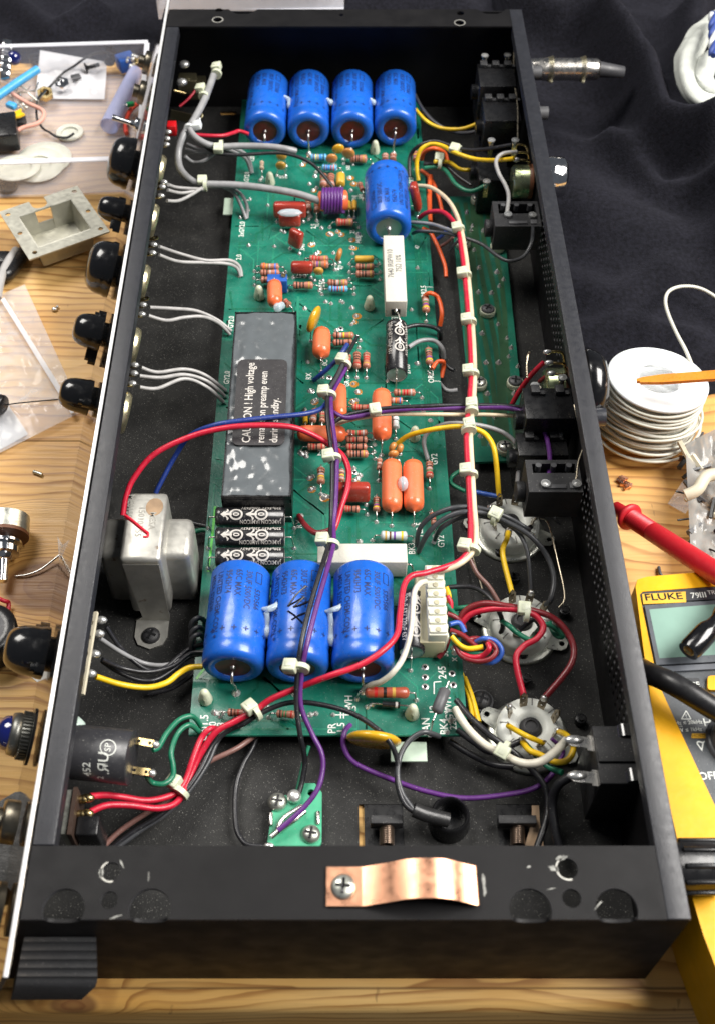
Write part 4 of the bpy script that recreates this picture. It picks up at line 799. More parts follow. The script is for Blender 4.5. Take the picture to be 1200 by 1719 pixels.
wire('bblue', [(752, 383, 1.8), (742, 395), (728, 405, 1)], .09); wire('brown', [(760, 398, 1.8), (748, 408), (735, 416, 1)], .08); wire('dgrey', [(768, 404, 1.5), (752, 422, 1)], .07)
wire('orange', [(712, 497, 1.6), (721, 492, 1.9), (735, 500), (741, 525, 1.5), (738, 547, 1)], .10); wire('black', [(676, 552, 1.8), (697, 546), (722, 548), (737, 556, 1.5), (739, 570, 1)], .10); wire('grey', [(685, 583, 1.8), (705, 572), (728, 572), (742, 585, 1.5), (744, 602, 1)], .10)
wire('orange', [(725, 619, 1.5), (733, 608), (743, 607, 1.6), (744, 615), (740, 634, 1)], .10); wire('black', [(730, 590, .8), (745, 606, .8), (752, 616), (761, 622, .9)], .10); wire('grey', [(725, 622, .8), (741, 648, .8), (752, 656), (767, 655, .9)], .10)
wire('yellow', [(667, 745, 1.5), (684, 732, 2), (715, 723, 2.6), (753, 717, 3), (780, 716, 3.2), (800, 721), (818, 733), (830, 760, 2.8), (836, 808, 2.1)], .11, 'yellow wire crossing to the first tube socket'); wire('grey', [(718, 772, 1.3), (711, 745), (717, 727, 2), (742, 713), (777, 711, 3), (818, 717), (850, 730), (869, 752), (870, 778), (859, 810, 2)], .10)
wire('green', [(775, 788, .8), (758, 800, .7), (757, 812), (780, 825, .8)], .09); wire('bblue', [(797, 826, 1.3), (812, 829, 1.5)], .10)
# -- grey sheaf to the tube sockets
wire('dgrey', [(700, 917, 1.3), (703, 890, 2), (722, 868, 2.6), (757, 853, 3), (790, 851), (820, 857, 3), (853, 869), (885, 888, 2.5), (912, 907, 1.6)], .10); wire('dgrey', [(702, 926, 1.3), (716, 898, 2.2), (740, 874, 2.7), (773, 860, 3), (813, 862), (853, 878), (890, 900, 2.8), (917, 933, 2.4), (929, 970), (924, 1005), (908, 1025, 1.7)], .11); wire('dgrey', [(728, 910, 1.3), (740, 886, 2.2), (768, 870), (797, 866, 2.8), (830, 872), (865, 890), (884, 925, 2.4), (888, 970, 1.8)], .09)
wire('grey', [(727, 912, 1.3), (737, 890), (758, 874, 2.3)], .10); wire('black', [(872, 868, 2.2), (890, 885), (908, 902, 1.5)], .11)
wire('yellow', [(860, 887, 1.8), (850, 905), (843, 930), (852, 967, 1.8)], .11); wire('black', [(750, 986, 2), (790, 985), (818, 1000), (837, 1027, 2), (843, 1053), (832, 1075, .6)], .095); wire('brown', [(788, 940, 2.4), (800, 963), (820, 985), (836, 994, 1.8)], .10)
wire('black', [(945, 850, 1.2), (930, 870, 1), (940, 880, 1)], .05)
# -- red and green pairs over the middle socket
wire('dred', [(768, 1044, 1.6), (783, 1023, 2), (813, 1013, 2.4), (853, 1018, 2.6), (893, 1025), (925, 1036), (948, 1057, 2.3), (962, 1087), (955, 1120), (930, 1165, 1.9)], .12, 'red wire arching to the nearest tube socket'); wire('red', [(772, 1050, 1.6), (790, 1031, 2), (827, 1022, 2.4), (867, 1024, 2.6), (897, 1033), (911, 1053), (900, 1072, 2.3), (878, 1085), (865, 1108), (863, 1148, 1.9)], .12)
wire('green', [(763, 1022, 1.6), (787, 1019, 1.8), (815, 1016, 2)], .10); wire('green', [(845, 1033, 2.2), (853, 1050), (868, 1063, 2), (890, 1074), (905, 1075)], .10); wire('green', [(890, 1037, 2.4), (915, 1048, 2.2), (935, 1058), (943, 1069, 1.8), (930, 1064), (918, 1050, 1.6)], .10); wire('black', [(870, 1031, 2), (895, 1040), (908, 1058), (912, 1070)], .10)
# -- knotted bundle at the connector
for c, l in (('dred', [(750, 1030, 2), (765, 1037, 1.9), (778, 1052, 1.6), (775, 1070)]), ('bblue', [(754, 1048, 2), (770, 1046), (780, 1062, 1.8)]), ('green', [(748, 1015, 2.2), (757, 1025), (765, 1035, 1.8)]), ('yellow', [(748, 985, 2.4), (753, 1000), (752, 1015, 2)]), ('red', [(750, 1000, 2.3), (756, 1012), (755, 1025, 2)]),
             ('dred', [(755, 1058, 2.2), (775, 1066, 2.2), (793, 1080, 2.2), (800, 1086)]), ('black', [(756, 1064, 2.2), (775, 1067), (797, 1080, 2)]), ('yellow', [(757, 1068, 2.3), (770, 1082, 2.2), (785, 1089), (810, 1086, 2.3)]), ('green', [(760, 1078, 2), (775, 1092), (800, 1097, 2.1), (820, 1095, 2.2), (822, 1082)]),
             ('bblue', [(798, 1078, 2.2), (812, 1072, 2.5), (830, 1076), (841, 1090, 2.3), (838, 1103), (825, 1112, 2), (808, 1111, 1.8)]), ('dred', [(763, 1082, 2), (775, 1102), (800, 1110, 2.1), (822, 1106, 2.3), (832, 1092, 2.4), (822, 1078, 2.5), (800, 1072, 2.2), (785, 1074)]), ('red', [(768, 1092, 2), (788, 1103), (808, 1101, 2.2), (820, 1090, 2.5), (818, 1080)]), ('dred', [(735, 1104, 1.4), (746, 1090), (752, 1072, 1.8)])): wire(c, l, .10)
# -- left terminal strip wires
for l in ([(179, 1052, 3), (198, 1081, 2.4), (222, 1107, 1.8), (250, 1125, 1.5), (277, 1121), (300, 1103, 1.3), (320, 1088, 1.2), (346, 1080, 1.3)], [(172, 1107, 3), (204, 1121, 2.3), (248, 1128), (290, 1118, 1.5), (320, 1097, 1.3), (346, 1095, 1.3)], [(172, 1110, 2.8), (198, 1127, 2), (233, 1141, 1.6), (262, 1141), (290, 1125, 1.3), (317, 1104, 1.2), (340, 1098)]): wire('black', l, .085)
for y in (1050, 1066, 1078): wire('dgrey', [(344, y - 8, 1.25), (334, y - 13, 1.7), (323, y - 5, 1.6), (322, y + 12, 1.2), (330, y + 26, 1)], .10)
wire('grey', [(169, 1072, 3), (204, 1095, 2.2), (242, 1113, 1.5), (280, 1116), (321, 1101, 1.2)], .085); wire('yellow', [(162, 1136, 3), (204, 1149, 2.4), (248, 1154, 2), (280, 1146), (300, 1131, 1.8), (318, 1121), (341, 1119, 1.9)], .11)
wire('black', [(250, 1165, .4), (290, 1155, .5), (330, 1128, .8)], .09)
# -- lower left
wire('green', [(257, 1259, 2.4), (267, 1254), (281, 1230, 2.2), (302, 1208), (324, 1203, 1.8), (338, 1219, 1.25)], .10); wire('green', [(247, 1303, 2.2), (256, 1314, 1.8), (275, 1316), (290, 1304, 1.7), (291, 1285), (288, 1262, 2), (299, 1231), (319, 1217, 1.8), (338, 1232, 1.25)], .10)
wire('brown', [(165, 1436, .6), (172, 1424, .7), (202, 1395), (245, 1366, .9), (288, 1341), (324, 1309, 1.0), (346, 1282), (400, 1255, 1), (440, 1225, .6)], .10); wire('black', [(187, 1425, .7), (223, 1397), (270, 1368), (310, 1330, 1.1), (338, 1290), (358, 1250, 1.3), (385, 1226, 1.5), (410, 1215, 1.8), (437, 1198, 2), (475, 1182, 2.2), (508, 1179), (550, 1185), (592, 1198, 2.5), (629, 1221), (654, 1246, 2.3), (667, 1280, 1.8), (667, 1317), (679, 1350, 1.5), (702, 1367, 1.4)], .095, 'long black wire looping to the grommet'); wire('dgrey', [(196, 1424, .7), (240, 1392), (280, 1366), (318, 1328, 1), (350, 1280), (368, 1240, 1.2), (392, 1222, 1.3), (402, 1218)], .09)
wire('dgrey', [(736, 1236, 1.4), (725, 1232, 1.8), (710, 1229, 2), (688, 1242), (672, 1267), (667, 1300, 1.7), (675, 1333), (697, 1364, 1.4)], .10); wire('sleeve', [(693, 1359, 1.4), (710, 1366), (728, 1371), (752, 1377, 1.1)], .27, 'thick black sleeve entering the grommet')
wire('black', [(440, 1215, .6), (425, 1254, .6), (408, 1285), (396, 1325, .5), (396, 1383), (405, 1408), (420, 1419), (454, 1421, .6)], .09); wire('purple', [(588, 1217, 1.3), (578, 1230, 1.5), (578, 1256), (597, 1282, 1.2), (658, 1309, 1), (717, 1329), (783, 1340, .9), (867, 1331), (908, 1317), (933, 1292, 1)], .095, 'purple wire sweeping over the bare floor')
wire('white', [(763, 1190, 1.6), (783, 1221, 1.8), (810, 1248), (842, 1266, 2), (875, 1281), (906, 1279, 2.4), (933, 1260), (951, 1241, 3)], .15, 'thick white wire'); wire('black', [(765, 1175, 1.6), (787, 1202), (825, 1237, 1.7), (860, 1262), (896, 1296, 1.3), (915, 1325), (918, 1367, 1), (900, 1424, .8)], .12)
wire('yellow', [(779, 1137, .6), (792, 1171), (803, 1212, .6)], .10); wire('yellow', [(774, 1130, .5), (786, 1171), (793, 1212, .6)], .09); wire('yellow', [(852, 1250, 1.9), (887, 1259), (908, 1268, 2), (930, 1279), (952, 1276, 2.2), (962, 1256), (952, 1236, 2.4), (932, 1226, 2.2)], .11); wire('yellow', [(862, 1212, 2.2), (880, 1234), (904, 1260, 2)], .10)
wire('green', [(885, 1270, 1.6), (917, 1285, 1.8), (943, 1297, 2.1)], .11); wire('yellow', [(905, 1277, 1.7), (925, 1290), (940, 1296, 2)], .06); wire('black', [(767, 1225, 1.2), (795, 1246), (825, 1262, 1.2), (862, 1275, 1.3)], .12); wire('black', [(754, 1244, .7), (783, 1263), (825, 1283, .8), (862, 1287, 1)], .12)
wire('black', [(958, 1303, 2.3), (936, 1318, 2), (926, 1348, 1.5), (931, 1392, 1.2), (940, 1427, 1)], .17, 'thick black wire dropping to the floor opening')
wire('purple', [(925, 1240, 2.2), (945, 1262, 1.8), (935, 1280, 1.6)], .07)
# bare bus wires on the rear wall
for l in ([(862, 75, 4.8), (862, 130, 4.6), (868, 180), (868, 232, 4.6)], [(963, 680, 4.4), (972, 718), (978, 748, 4), (970, 775), (966, 806, 3.9)], [(906, 870, 1.6), (920, 880, 1.6), (935, 940), (947, 1000, 1.4), (937, 1020, 1.3)], [(790, 925, .5), (812, 1000, .8)], [(888, 592, 4.2), (884, 600), (884, 630, 3.9)], [(862, 120, 4.5), (854, 95, 4.2)]): wire(TIN if 0 else mat('bus_wire', (.55, .48, .36), .3, .9), l, .04, 'bare bus wire', n=6)
wire(mat('bus_wire', (0, 0, 0)), [(888, 590, 4.2), (876, 598), (885, 632, 3.9)][:1] + [(886, 596, 4.1), (883, 615), (884, 634, 3.8)], .045, 'bare bus wire', n=6)
wire('red', [(858, 680, 1.6), (872, 655, 2.4), (892, 628, 3.4), (912, 608, 4)], .11); wire('dred', [(905, 640, 3.2), (925, 626, 4)], .10); wire('white', [(897, 645, 4), (907, 660), (908, 675, 3.9), (898, 686), (888, 690, 3.3)], .14, 'thick white wire')
# ================= cable ties =================
def tie(px, py, z, ang, rb, hx, hy, m=None, s=1.0, tail=None):
    m = m or NYL; c = at(px, py, z); d = (at(px + 6 * math.cos(math.radians(ang)), py + 6 * math.sin(math.radians(ang)), z) - c).normalized(); B = MB()
    B.lathe(c - d * .09, c + d * .09, [(0, rb), (0, rb + .06), (.18, rb + .06), (.18, rb)], m, 20)
    h = at(hx, hy, z + rb * .6); a = math.atan2(d.y, d.x); R = Matrix.Rotation(a, 3, 'Z') @ Matrix.Rotation(.25, 3, 'X')
    B.box(h, (.46 * s, .46 * s, .34 * s), m, rot=R, bev=.05); B.box(h + R @ Vector((0, 0, .17 * s)), (.2 * s, .26 * s, .03), m, rot=R, bev=.01)
    B.box((h + c) / 2, (.18, .3, .06), m, rot=R)
    if tail: B.tube([h, at(tail[0], tail[1], z - .2)], .06, m, n=6)
    return part(B, 'cable_tie', 'nylon cable tie')
for a in ((364, 124, 4.6, 110, .22, 364, 112), (343, 162, 4.3, 115, .22, 337, 148), (372, 245, 3.4, 0, .24, 367, 249), (345, 311, 2.8, 0, .24, 340, 303), (769, 252, 3.1, 15, .2, 762, 249), (738, 275, 2.3, 5, .2, 737, 265), (770, 385, 2.9, 80, .22, 766, 381), (781, 462, 3.1, 85, .22, 775, 457), (789, 541, 3.1, 86, .22, 782, 535), (793, 628, 3.1, 89, .22, 785, 621), (791, 690, 3.2, 90, .22, 791, 677), (786, 722, 3.2, 80, .26, 787, 711), (790, 797, 3.1, 88, .22, 781, 788), (794, 923, 3.1, 110, .22, 779, 915),
          (580, 612, 2.5, 118, .20, 574, 602), (553, 664, 2.8, 100, .24, 543, 656), (631, 689, 3.1, -8, .22, 629, 687), (561, 770, 3, 87, .24, 551, 764), (557, 914, 3.0, 100, .24, 541, 905), (506, 1122, 3.5, 102, .24, 487, 1118), (430, 1196, 2.1, 145, .26, 420, 1187), (302, 1330, 1.3, 125, .30, 292, 1312), (832, 868, 3, 25, .30, 831, 862), (883, 1030, 2.6, 5, .26, 879, 1021), (846, 1258, 2.1, 30, .26, 842, 1262)): tie(*a, s=1.05)
tie(318, 216, 4, 100, .22, 331, 210, NYLW, tail=(336, 199)); 
# ================= tube sockets =================
def socket(px, py, rot, lug_faces=True, k=1.0):
    c = at(px, py, 1.1); c.z = 0; T = thing_part('tube_socket', c, 'grey ceramic tube socket'); up = Vector((0, 0, 1)); B = MB(); R = 1.22 * k
    B.lathe(c, c + up, [(.15, 1.48), (.22, 1.50), (.30, 1.44), (.32, 1.25)], STEELD, 40)
    for a in (rot, rot + 180):
        e = Vector((math.cos(math.radians(a)), math.sin(math.radians(a)), 0)); s_ = Vector((-e.y, e.x, 0)); fr = lambda u, v, t, e=e, s_=s_: c + e * u + s_ * v + up * (t + .30)
        B.plate([(1.2, -.42), (1.75, -.30), (1.9, -.12), (1.9, .12), (1.75, .30), (1.2, .42)], [circ(1.68, 0, .11, 14)], 0, .06, STEELD, fr)
    put(B, 'mounting_flange', T)
    B = MB(); B.lathe(c, c + up, [(.3, R * .98), (.85, R), (1.0, R * .96), (1.08, R * .85), (1.10, .62), (1.04, .50), (.9, .40), (.85, .38)], CERA, 40)
    for i in range(8):
        a = math.radians(i * 45 + 22 + rot); B.box(c + Vector((math.cos(a) * .98, math.sin(a) * .98, 1.04)), (.3, .045, .10), mat('ceramic_groove', (.22, .22, .2), .6), rot=Matrix.Rotation(a, 3, 'Z'))
    put(B, 'ceramic_body', T); B = MB(); B.lathe(c, c + up, [(.3, .42), (.95, .40), (1.10, .34), (1.12, .22), (1.05, .2), (1.05, .001)], BPM, 24); put(B, 'centre_plug', T)
    for i in range(8):
        a = math.radians(i * 45 + rot); e = Vector((math.cos(a), math.sin(a), 0)); s_ = Vector((-e.y, e.x, 0)); B = MB(); lean = .35
        fr = lambda u, v, t, e=e, s_=s_: c + e * (.80 + t + v * lean * .6) + s_ * u + up * (1.02 + v)
        B.plate([(-.13, 0), (.13, 0), (.15, .25), (.14, .62), (0, .80), (-.14, .62), (-.15, .25)], [circ(0, .52, .07, 10), circ(0, .24, .05, 10)], -.02, .03, mat('tarnished_lug', (.30, .25, .18), .3, .9, var=.3), fr)
        if i % 2 == 0: B.ball(fr(0, .60, .02), (.13, .13, .16), SOLD, 8)
        put(B, 'lug', T)
def thing_part(name, loc, label):
    o = bpy.data.objects.new(name, None); sc.collection.objects.link(o); o.empty_display_size = .01; BASE[o] = Vector(loc); o.location = (Vector(loc) - BASE[AMP]) * S; o.parent = AMP; tag(o, label); return o
socket(857, 873, 165); socket(876, 1040, -22); socket(891, 1218, 150)
for px, py, m in ((838, 932, BPL), (862, 975, BPL), (792, 1037, BPL), (876, 1102, BPL), (880, 1145, BPL), (945, 1032, BPL), (972, 1213, BPL), (858, 975, BPL)):
    B = MB(); c = at(px, py, .15); B.cyl(c, c + Vector((0, 0, .35)), .22, m, 10, bev=.03); B.cyl(c + Vector((0, 0, .3)), c + Vector((0, 0, .42)), .12, m, 8); part(B, 'socket_nut', 'black nut')
B = MB(); c = at(807, 1178, .15); B.cyl(c, c + Vector((0, 0, .1)), .45, GRYP, 20); screw(B, c + Vector((0, 0, .1)), .38, BPM, h=.25); part(B, 'floor_screw', 'black cross head screw')
B = MB(); c = at(312, 548, .15)
# ================= transformer =================
T = thing_part('transformer', at(250, 960, .15), 'steel potted transformer with a red pen mark'); B = MB()
q0 = at(250, 832, 4.3); xa, xb = at(213, 850, 4.3).x, at(281, 850, 4.3).x; yf, yn = at(250, 826, 4.4).y, at(245, 940, 4.4).y
B.box(((xa + xb) / 2, (yf + yn) / 2, 2.6), (xb - xa, yf - yn, 3.6), STEEL, bev=.16)
fr = lambda u, v, t: Vector((u, yn + .08 - t, v)); cx_ = (xa + xb) / 2; 
B.plate([(xa + .1, 4.1), (xb - .1, 4.1), (xb - .12, .5), (cx_ + .62, .22), (cx_ - .72, .22), (xa + .35, .5)], [], 0, .09, STEEL, fr)
B.plate([(cx_ - .68, yn - .0), (cx_ + .60, yn - .0), (cx_ + .60, yn - .75), (cx_ + .45, yn - 1.1), (cx_ - .04, yn - 1.3), (cx_ - .52, yn - 1.1), (cx_ - .68, yn - .75)], [], .16, .25, STEEL); strap = put(B, 'strap', T)
fc_ = Vector((cx_ - .04, yn - .72, .25)); B = MB(); screw(B, fc_, .36, BPM, h=.2); put(B, 'screw', T)
B = MB(); xl, xr = at(170, 905, 3.4).x, at(323, 905, 3.4).x; yb_ = at(250, 868, 3.4).y; yfr = at(250, 935, 3.4).y
B.box(((xl + xr) / 2, (yb_ + yfr) / 2, 1.85), (xr - xl, yb_ - yfr, 3.2), STEEL, bev=.26); put(B, 'can', T)
B = MB(); ztop = 4.405
def tpx(px, py): return at(px, py, ztop)
B.tube([tpx(211, 866), tpx(222, 874), tpx(235, 885), tpx(249, 896)], .07, mat('red_pen', (.55, .01, .03), .4), n=5); B.tube([tpx(249, 896), tpx(248, 901), tpx(241, 901)], .05, mat('red_pen', (0, 0, 0)), n=5); put(B, 'pen_mark', T, 'red pen mark')
B = MB()
for t, px, py in (('ME0150', 219, 850), ('150101', 237, 868), ('MESA', 256, 874), ('55', 232, 895)): c = tpx(px, py); B.text(t, flatfr(c, (0, -1, 0), (1, 0, 0)), .34, mat('faint_stamp', (.30, .29, .26), .5, .5), th=.006)
put(B, 'lettering', T)
B = MB(); c = tpx(260, 851); B.add([(c.x + .33 * math.cos(t * .45), c.y + .42 * math.sin(t * .45), ztop + .004) for t in range(14)], [list(range(14))], mat('rust_patch', (.30, .20, .12), .8, var=.3)); put(B, 'rust_patch', T)
# ================= front wall: pots and knobs =================
def onwall(y, z): return Vector((wall_x(z), y, z))
def pot(px, py, y_=None, r=.92, lugs=3, z=3.0):
    p = at(px, py, 3.0); y = p.y; c = onwall(y, z + .15) - NL * .30; T = thing_part('potentiometer', c, 'round metal potentiometer'); B = MB()
    B.lathe(c, c - NL, [(0, r * .8), (.15, r), (.85, r), (1.0, r * .9), (1.02, .001)], mat('champagne_can', (.66, .60, .38), .3, .9, var=.2), 32); B.lathe(c, c - NL, [(-.02, r * 1.0, PHEN), (.14, r * 1.02, PHEN)], PHEN, 24); put(B, 'can', T)
    return T, c
def lug(T, px, py, z, m=BRASS, bare=False):
    B = MB(); e = at(px, py, z); s_ = Vector((wall_x(z) - NL.x * .5, e.y - .0, z)); s_ = s_ - NL * .35
    d = (e - s_).normalized(); sd = Vector((0, 1, 0)); fr = flatfr(e, d, Vector((0, 1, 0)))
    B.plate([(-(e - s_).length, -.08), (-.2, -.08), (0, -.14), (.14, -.09), (.18, 0), (.14, .09), (0, .14), (-.2, .08), (-(e - s_).length, .08)], [circ(0, 0, .07, 10)] if bare else [], -.02, .03, BRASS, fr)
    if not bare: B.ball(e + Vector((0, 0, .05)), (.2, .14, .12), SOLD, 10)
    put(B, 'lug', T)
for (px, py), L_ in (((276, 292), ((286, 223), (284, 234), (283, 244))), ((263, 375), ((279, 307), (276, 315), (274, 330))), ((247, 478), ((264, 400), (262, 412), (260, 426))), ((231, 585), ((248, 502), (244, 513), (242, 529))), ((213, 695), ((230, 614), (229, 628), (226, 645)))):
    T, c = pot(px - 2, py - 8)
    for i, (lx, ly) in enumerate(L_): lug(T, lx - 3, ly, 3.7 - .1 * i, bare=(i == 0 and (px in (247, 231))))
def knob(px, py, kind, label, r=.95, ang=0, L=1.5):
    """px,py: image centre of the knob body"""
    y = at(px, py, 3.6).y; c = onwall(y, 3.0) + NL * .27; T = thing_part('control_knob', c, label); B = MB()
    B.lathe(c - NL * .1, c + NL, [(0, r * .6), (.22, r * .6)], BPL, 16)
    prd = lambda R, l: [(.02, R * .9), (.03, R * 1.04), (.2, R * 1.05), (.34, R)] + [(.34 + (l - .34) * math.sin(q * math.pi / 24) ** .9, R * max(.001, math.cos(q * math.pi / 24)) ** .55) for q in range(1, 12)] + [(l, .001)]
    if kind == 'dome': B.lathe(c, c + NL, prd(r, L), BGL, 44)
    else:
        B.lathe(c, c + NL, prd(r * .86, L), BGL, 40)
        a = math.radians(ang); u = (Vector((0, 1, 0)) * math.cos(a) + UL * math.sin(a)); v = NL.cross(u); fr = lambda p, q, t: c + u * p + v * q + NL * t
        O_ = [(r * (.25 + 1.35 * math.cos(q * math.pi / 12)), r * .34 * math.sin(q * math.pi / 12) * (1 - .45 * math.cos(q * math.pi / 12))) for q in range(24)]
        B.plate(O_, [], .03, .36, BGL, fr); B.plate([(x * .9, y * .8) for x, y in O_], [], .36, .52, BGL, fr)
    put(B, 'knob_body', T); return T
knob(222, 262, 'dome', 'largest domed glossy black knob', 1.25, L=1.2); knob(205, 343, 'ptr', 'glossy black pointer knob', .72, 200, 1.25); knob(184, 440, 'dome', 'domed glossy black knob', 1.25, L=1.25)
knob(160, 547, 'ptr', 'glossy black pointer knob', .9, 230, 1.3); knob(140, 655, 'ptr', 'glossy black pointer knob', .85, -30, 1.35); knob(62, 1085, 'ptr', 'large glossy black pointer knob', 1.05, -20, 1.5)
def nut(T, c, n, r, h, m):
    B = MB(); B.lathe(c, Vector(c) + n, [(0, r), (h * .85, r), (h, r * .88)], m, 6, flat=1); B.cyl(Vector(c), Vector(c) + n * (h * 1.8), r * .55, m, 14); return B
for px, py in ((262, 110), (252, 160)):
    c = onwall(at(px, py, 3.6).y, 3.6) + NL * .3; part(nut(None, c, NL, .62, .35, mat('dull_nickel', (.20, .18, .14), .35, .95, var=.3)), 'jack_nut', 'hexagonal jack nut')
c = onwall(at(240, 208, 3.6).y, 3.4) + NL * .3; B = nut(None, c, NL, .35, .25, CHROME); B.cyl(c, c + NL * 1.4, .10, CHROME, 12, r1=.16); part(B, 'toggle_switch', 'small chrome toggle switch')
c = onwall(at(75, 1375, 3.6).y, 3.2) + NL * .3; B = nut(None, c, NL, .75, .5, mat('dull_nickel', (0, 0, 0))); B.cyl(c, c + NL * 2.3, .20, CHROME, 16, r1=.28); B.ball(c + NL * 2.3, .29, CHROME); part(B, 'toggle_switch', 'chrome toggle switch with a thick nut')
c = onwall(at(30, 1520, 3.6).y, 3.2) + NL * .3; B = MB(); B.lathe(c, c + NL, [(0, .8), (.2, .8), (.25, .7), (.35, .7), (.4, .8), (.6, .8), (.65, .65), (1.2, .62)], mat('dull_nickel', (0, 0, 0)), 24); part(B, 'jack_nut', 'ribbed nickel bushing')
# pilot lamp
y = at(60, 1235, 3.6).y; c = onwall(y, 3.4) + NL * .3; T = thing_part('pilot_lamp', c, 'blue jewel pilot lamp in a knurled bezel'); B = MB()
BZL = mat('dull_bezel', (.22, .22, .20), .38, .9, var=.3); pr_ = [(0, .95, BPL), (.1, .95, BZL)] + [(.12 + i * .03, .76 + (.03 if i % 2 else 0)) for i in range(10)] + [(.44, .70), (.48, .74), (.72, .70), (.78, .60)]; B.lathe(c, c + NL, pr_, BZL, 40)
for i in range(40):
    a = i * math.pi / 20; e = Vector((0, 1, 0)) * math.cos(a) + UL * math.sin(a); B.box(c + NL * .28 + e * .79, (.28, .05, .05), BZL, rot=Matrix((NL, e, NL.cross(e))).transposed())
put(B, 'bezel', T); B = MB(); B.lathe(c, c + NL, [(.74, .60), (.95, .56), (1.12, .42), (1.22, .2), (1.24, .001)], mat('blue_jewel', (.004, .008, .10), .08, coat=1.0), 28); put(B, 'blue_lens', T)
# lamp body inside: cylinder with lugs
ca, cb = at(128, 1262, 3.0), at(222, 1272, 3.0); B = MB(); r = .92; B.lathe(ca, cb, [(0, r * 1.02), (.1, r), ((cb - ca).length - .02, r), ((cb - ca).length, r * .96)], mat('satin_black_tube', (.03, .03, .034), .36, dust=.3), 36); lb = part(B, 'lamp_housing', 'black cylindrical lamp housing')
B = MB(); d = (cb - ca).normalized()
def sidetext(t, s, ang, h, rot=True):
    gv, gf = glyphs(t, 'CENTER'); B.add([ca + d * (s - y * h) + (Vector((0, -1, 0)) * math.cos(math.radians(ang) + x * h / r) + Vector((0, 0, 1)) * math.sin(math.radians(ang) + x * h / r)) * (r + .008) for x, y in gv], gf, SILK)
sidetext('.\u042fU', (cb - ca).length * .60, 48, .5); sidetext('452', (cb - ca).length * .30, 30, .38); sidetext('2', (cb - ca).length * .52, 12, .3); sidetext('SP', (cb - ca).length * .66, 82, .3); 
gc = ca + d * ((cb - ca).length * .66); 
pr3 = lambda a_, s_: gc + d * s_ + (Vector((0, -1, 0)) * math.cos(a_) + Vector((0, 0, 1)) * math.sin(a_)) * (r + .008)
vs = [pr3(math.radians(82) + k * math.sin(j * .314) / r, k * math.cos(j * .314)) for k in (.24, .28) for j in range(20)]; B.add(vs, [[j, (j + 1) % 20, 20 + (j + 1) % 20, 20 + j] for j in range(20)], SILK); put(B, 'lettering', lb)
for x0, y0, x1, y1, z in ((222, 1243, 262, 1250, 2.9), (214, 1292, 256, 1298, 2.4)):
    B = MB(); a, b = at(x0, y0, z), at(x1, y1, z); fr = flatfr(a, b - a, (0, 1, 0)); L = (b - a).length; B.plate([(-.1, -.13), (L - .1, -.13), (L, -.07), (L, .07), (L - .1, .13), (-.1, .13)], [circ(L - .2, 0, .06, 10), circ(L * .3, 0, .06, 10)], 0, .05, BRASS, fr); B.ball(b, (.15, .14, .12), SOLD, 8); put(B, 'lug', lb)
B = MB(); B.ball(at(128, 1225, 3.2), (.35, .45, .5), mat('pale_green_glue', (.50, .62, .55), .4, sss=.3)); part(B, 'glue_blob', 'pale green glue')
# terminal strip at left
B = MB(); a, b = at(160, 1030, 3.6), at(137, 1168, 3.6); dr = (b - a).normalized(); fr = flatfr(a, dr, (1, 0, .35)); L = (b - a).length
hs = [circ(0, 0, .01, 3)]; B.plate([(0, -.15), (L, -.15), (L, .15), (0, .15)], [[(L * k, .0), (L * k + .16, .0), (L * k + .16, .07), (L * k, .07)] for k in (.12, .3, .5, .7, .86)], 0, .12, CRM, fr); ts = part(B, 'terminal_strip', 'cream terminal strip')
for px, py in ((170, 1041), (166, 1064), (159, 1098), (152, 1131)): B = MB(); c = at(px, py, 3.4); B.ball(c, (.24, .16, .15), SOLD, 10); B.tube([at(px - 14, py - 3, 3.5), c], .06, BRASS, n=6); put(B, 'lug', ts)
# toggle body
B = MB(); c, dm = pbox(B, 128, 1368, 166, 1402, 3.0, 1.7, BPL, .06); B.box((c.x - dm[0] / 2 - .1, c.y + .35, 2.7), (.14, 1.6, 1.3), mat('dark_phenolic', (.05, .03, .022), .5)); B.box((c.x - dm[0] / 2 - .3, c.y + .35, 2.6), (.16, 1.5, 1.3), STEELD); tb = part(B, 'switch_body', 'black toggle switch body')
for px, py in ((140, 1342), (147, 1340), (137, 1367), (146, 1366)): B = MB(); B.ball(at(px, py, 2.9), (.26, .15, .15), BRASS, 10); put(B, 'lug', tb)
# jacks in the far front corner
B = MB()
for x0, y0, x1, y1, z, m in ((300, 122, 330, 136, 3.0, BRASS), (318, 127, 345, 146, 2.6, STEELD)): pbox(B, x0, y0, x1, y1, z, .8, mat('olive_steel', (.20, .18, .11), .35, .9))
for px, py in ((310, 108), (306, 138)): B.ball(at(px, py, 3.5), (.3, .26, .2), SOLD, 12)
B.tube(pts([(293, 152, 3.4), (312, 157, 3.2)]), .08, BRASS, n=6); part(B, 'input_jack', 'brass and steel input jack')
B = MB(); a, b = at(288, 186, 2.9), at(330, 196, 2.6); fr = flatfr(a, b - a, (0, 0, 1)); B.plate([(0, -.5), ((b - a).length, -.4), ((b - a).length, .1), (0, .1)], [], 0, .05, mat('olive_steel', (0, 0, 0)), fr); B.tube(pts([(330, 194, 2.7), (340, 192, 2.7), (338, 198, 2.6), (330, 197, 2.6)]), .06, mat('olive_steel', (0, 0, 0)), n=6); part(B, 'input_jack', 'olive steel jack bracket')
B = MB(); pbox(B, 281, 202, 296, 212, 3.9, .6, mat('red_plastic', (.62, .01, .015), .35), .04); part(B, 'toggle_body', 'red plastic switch body')
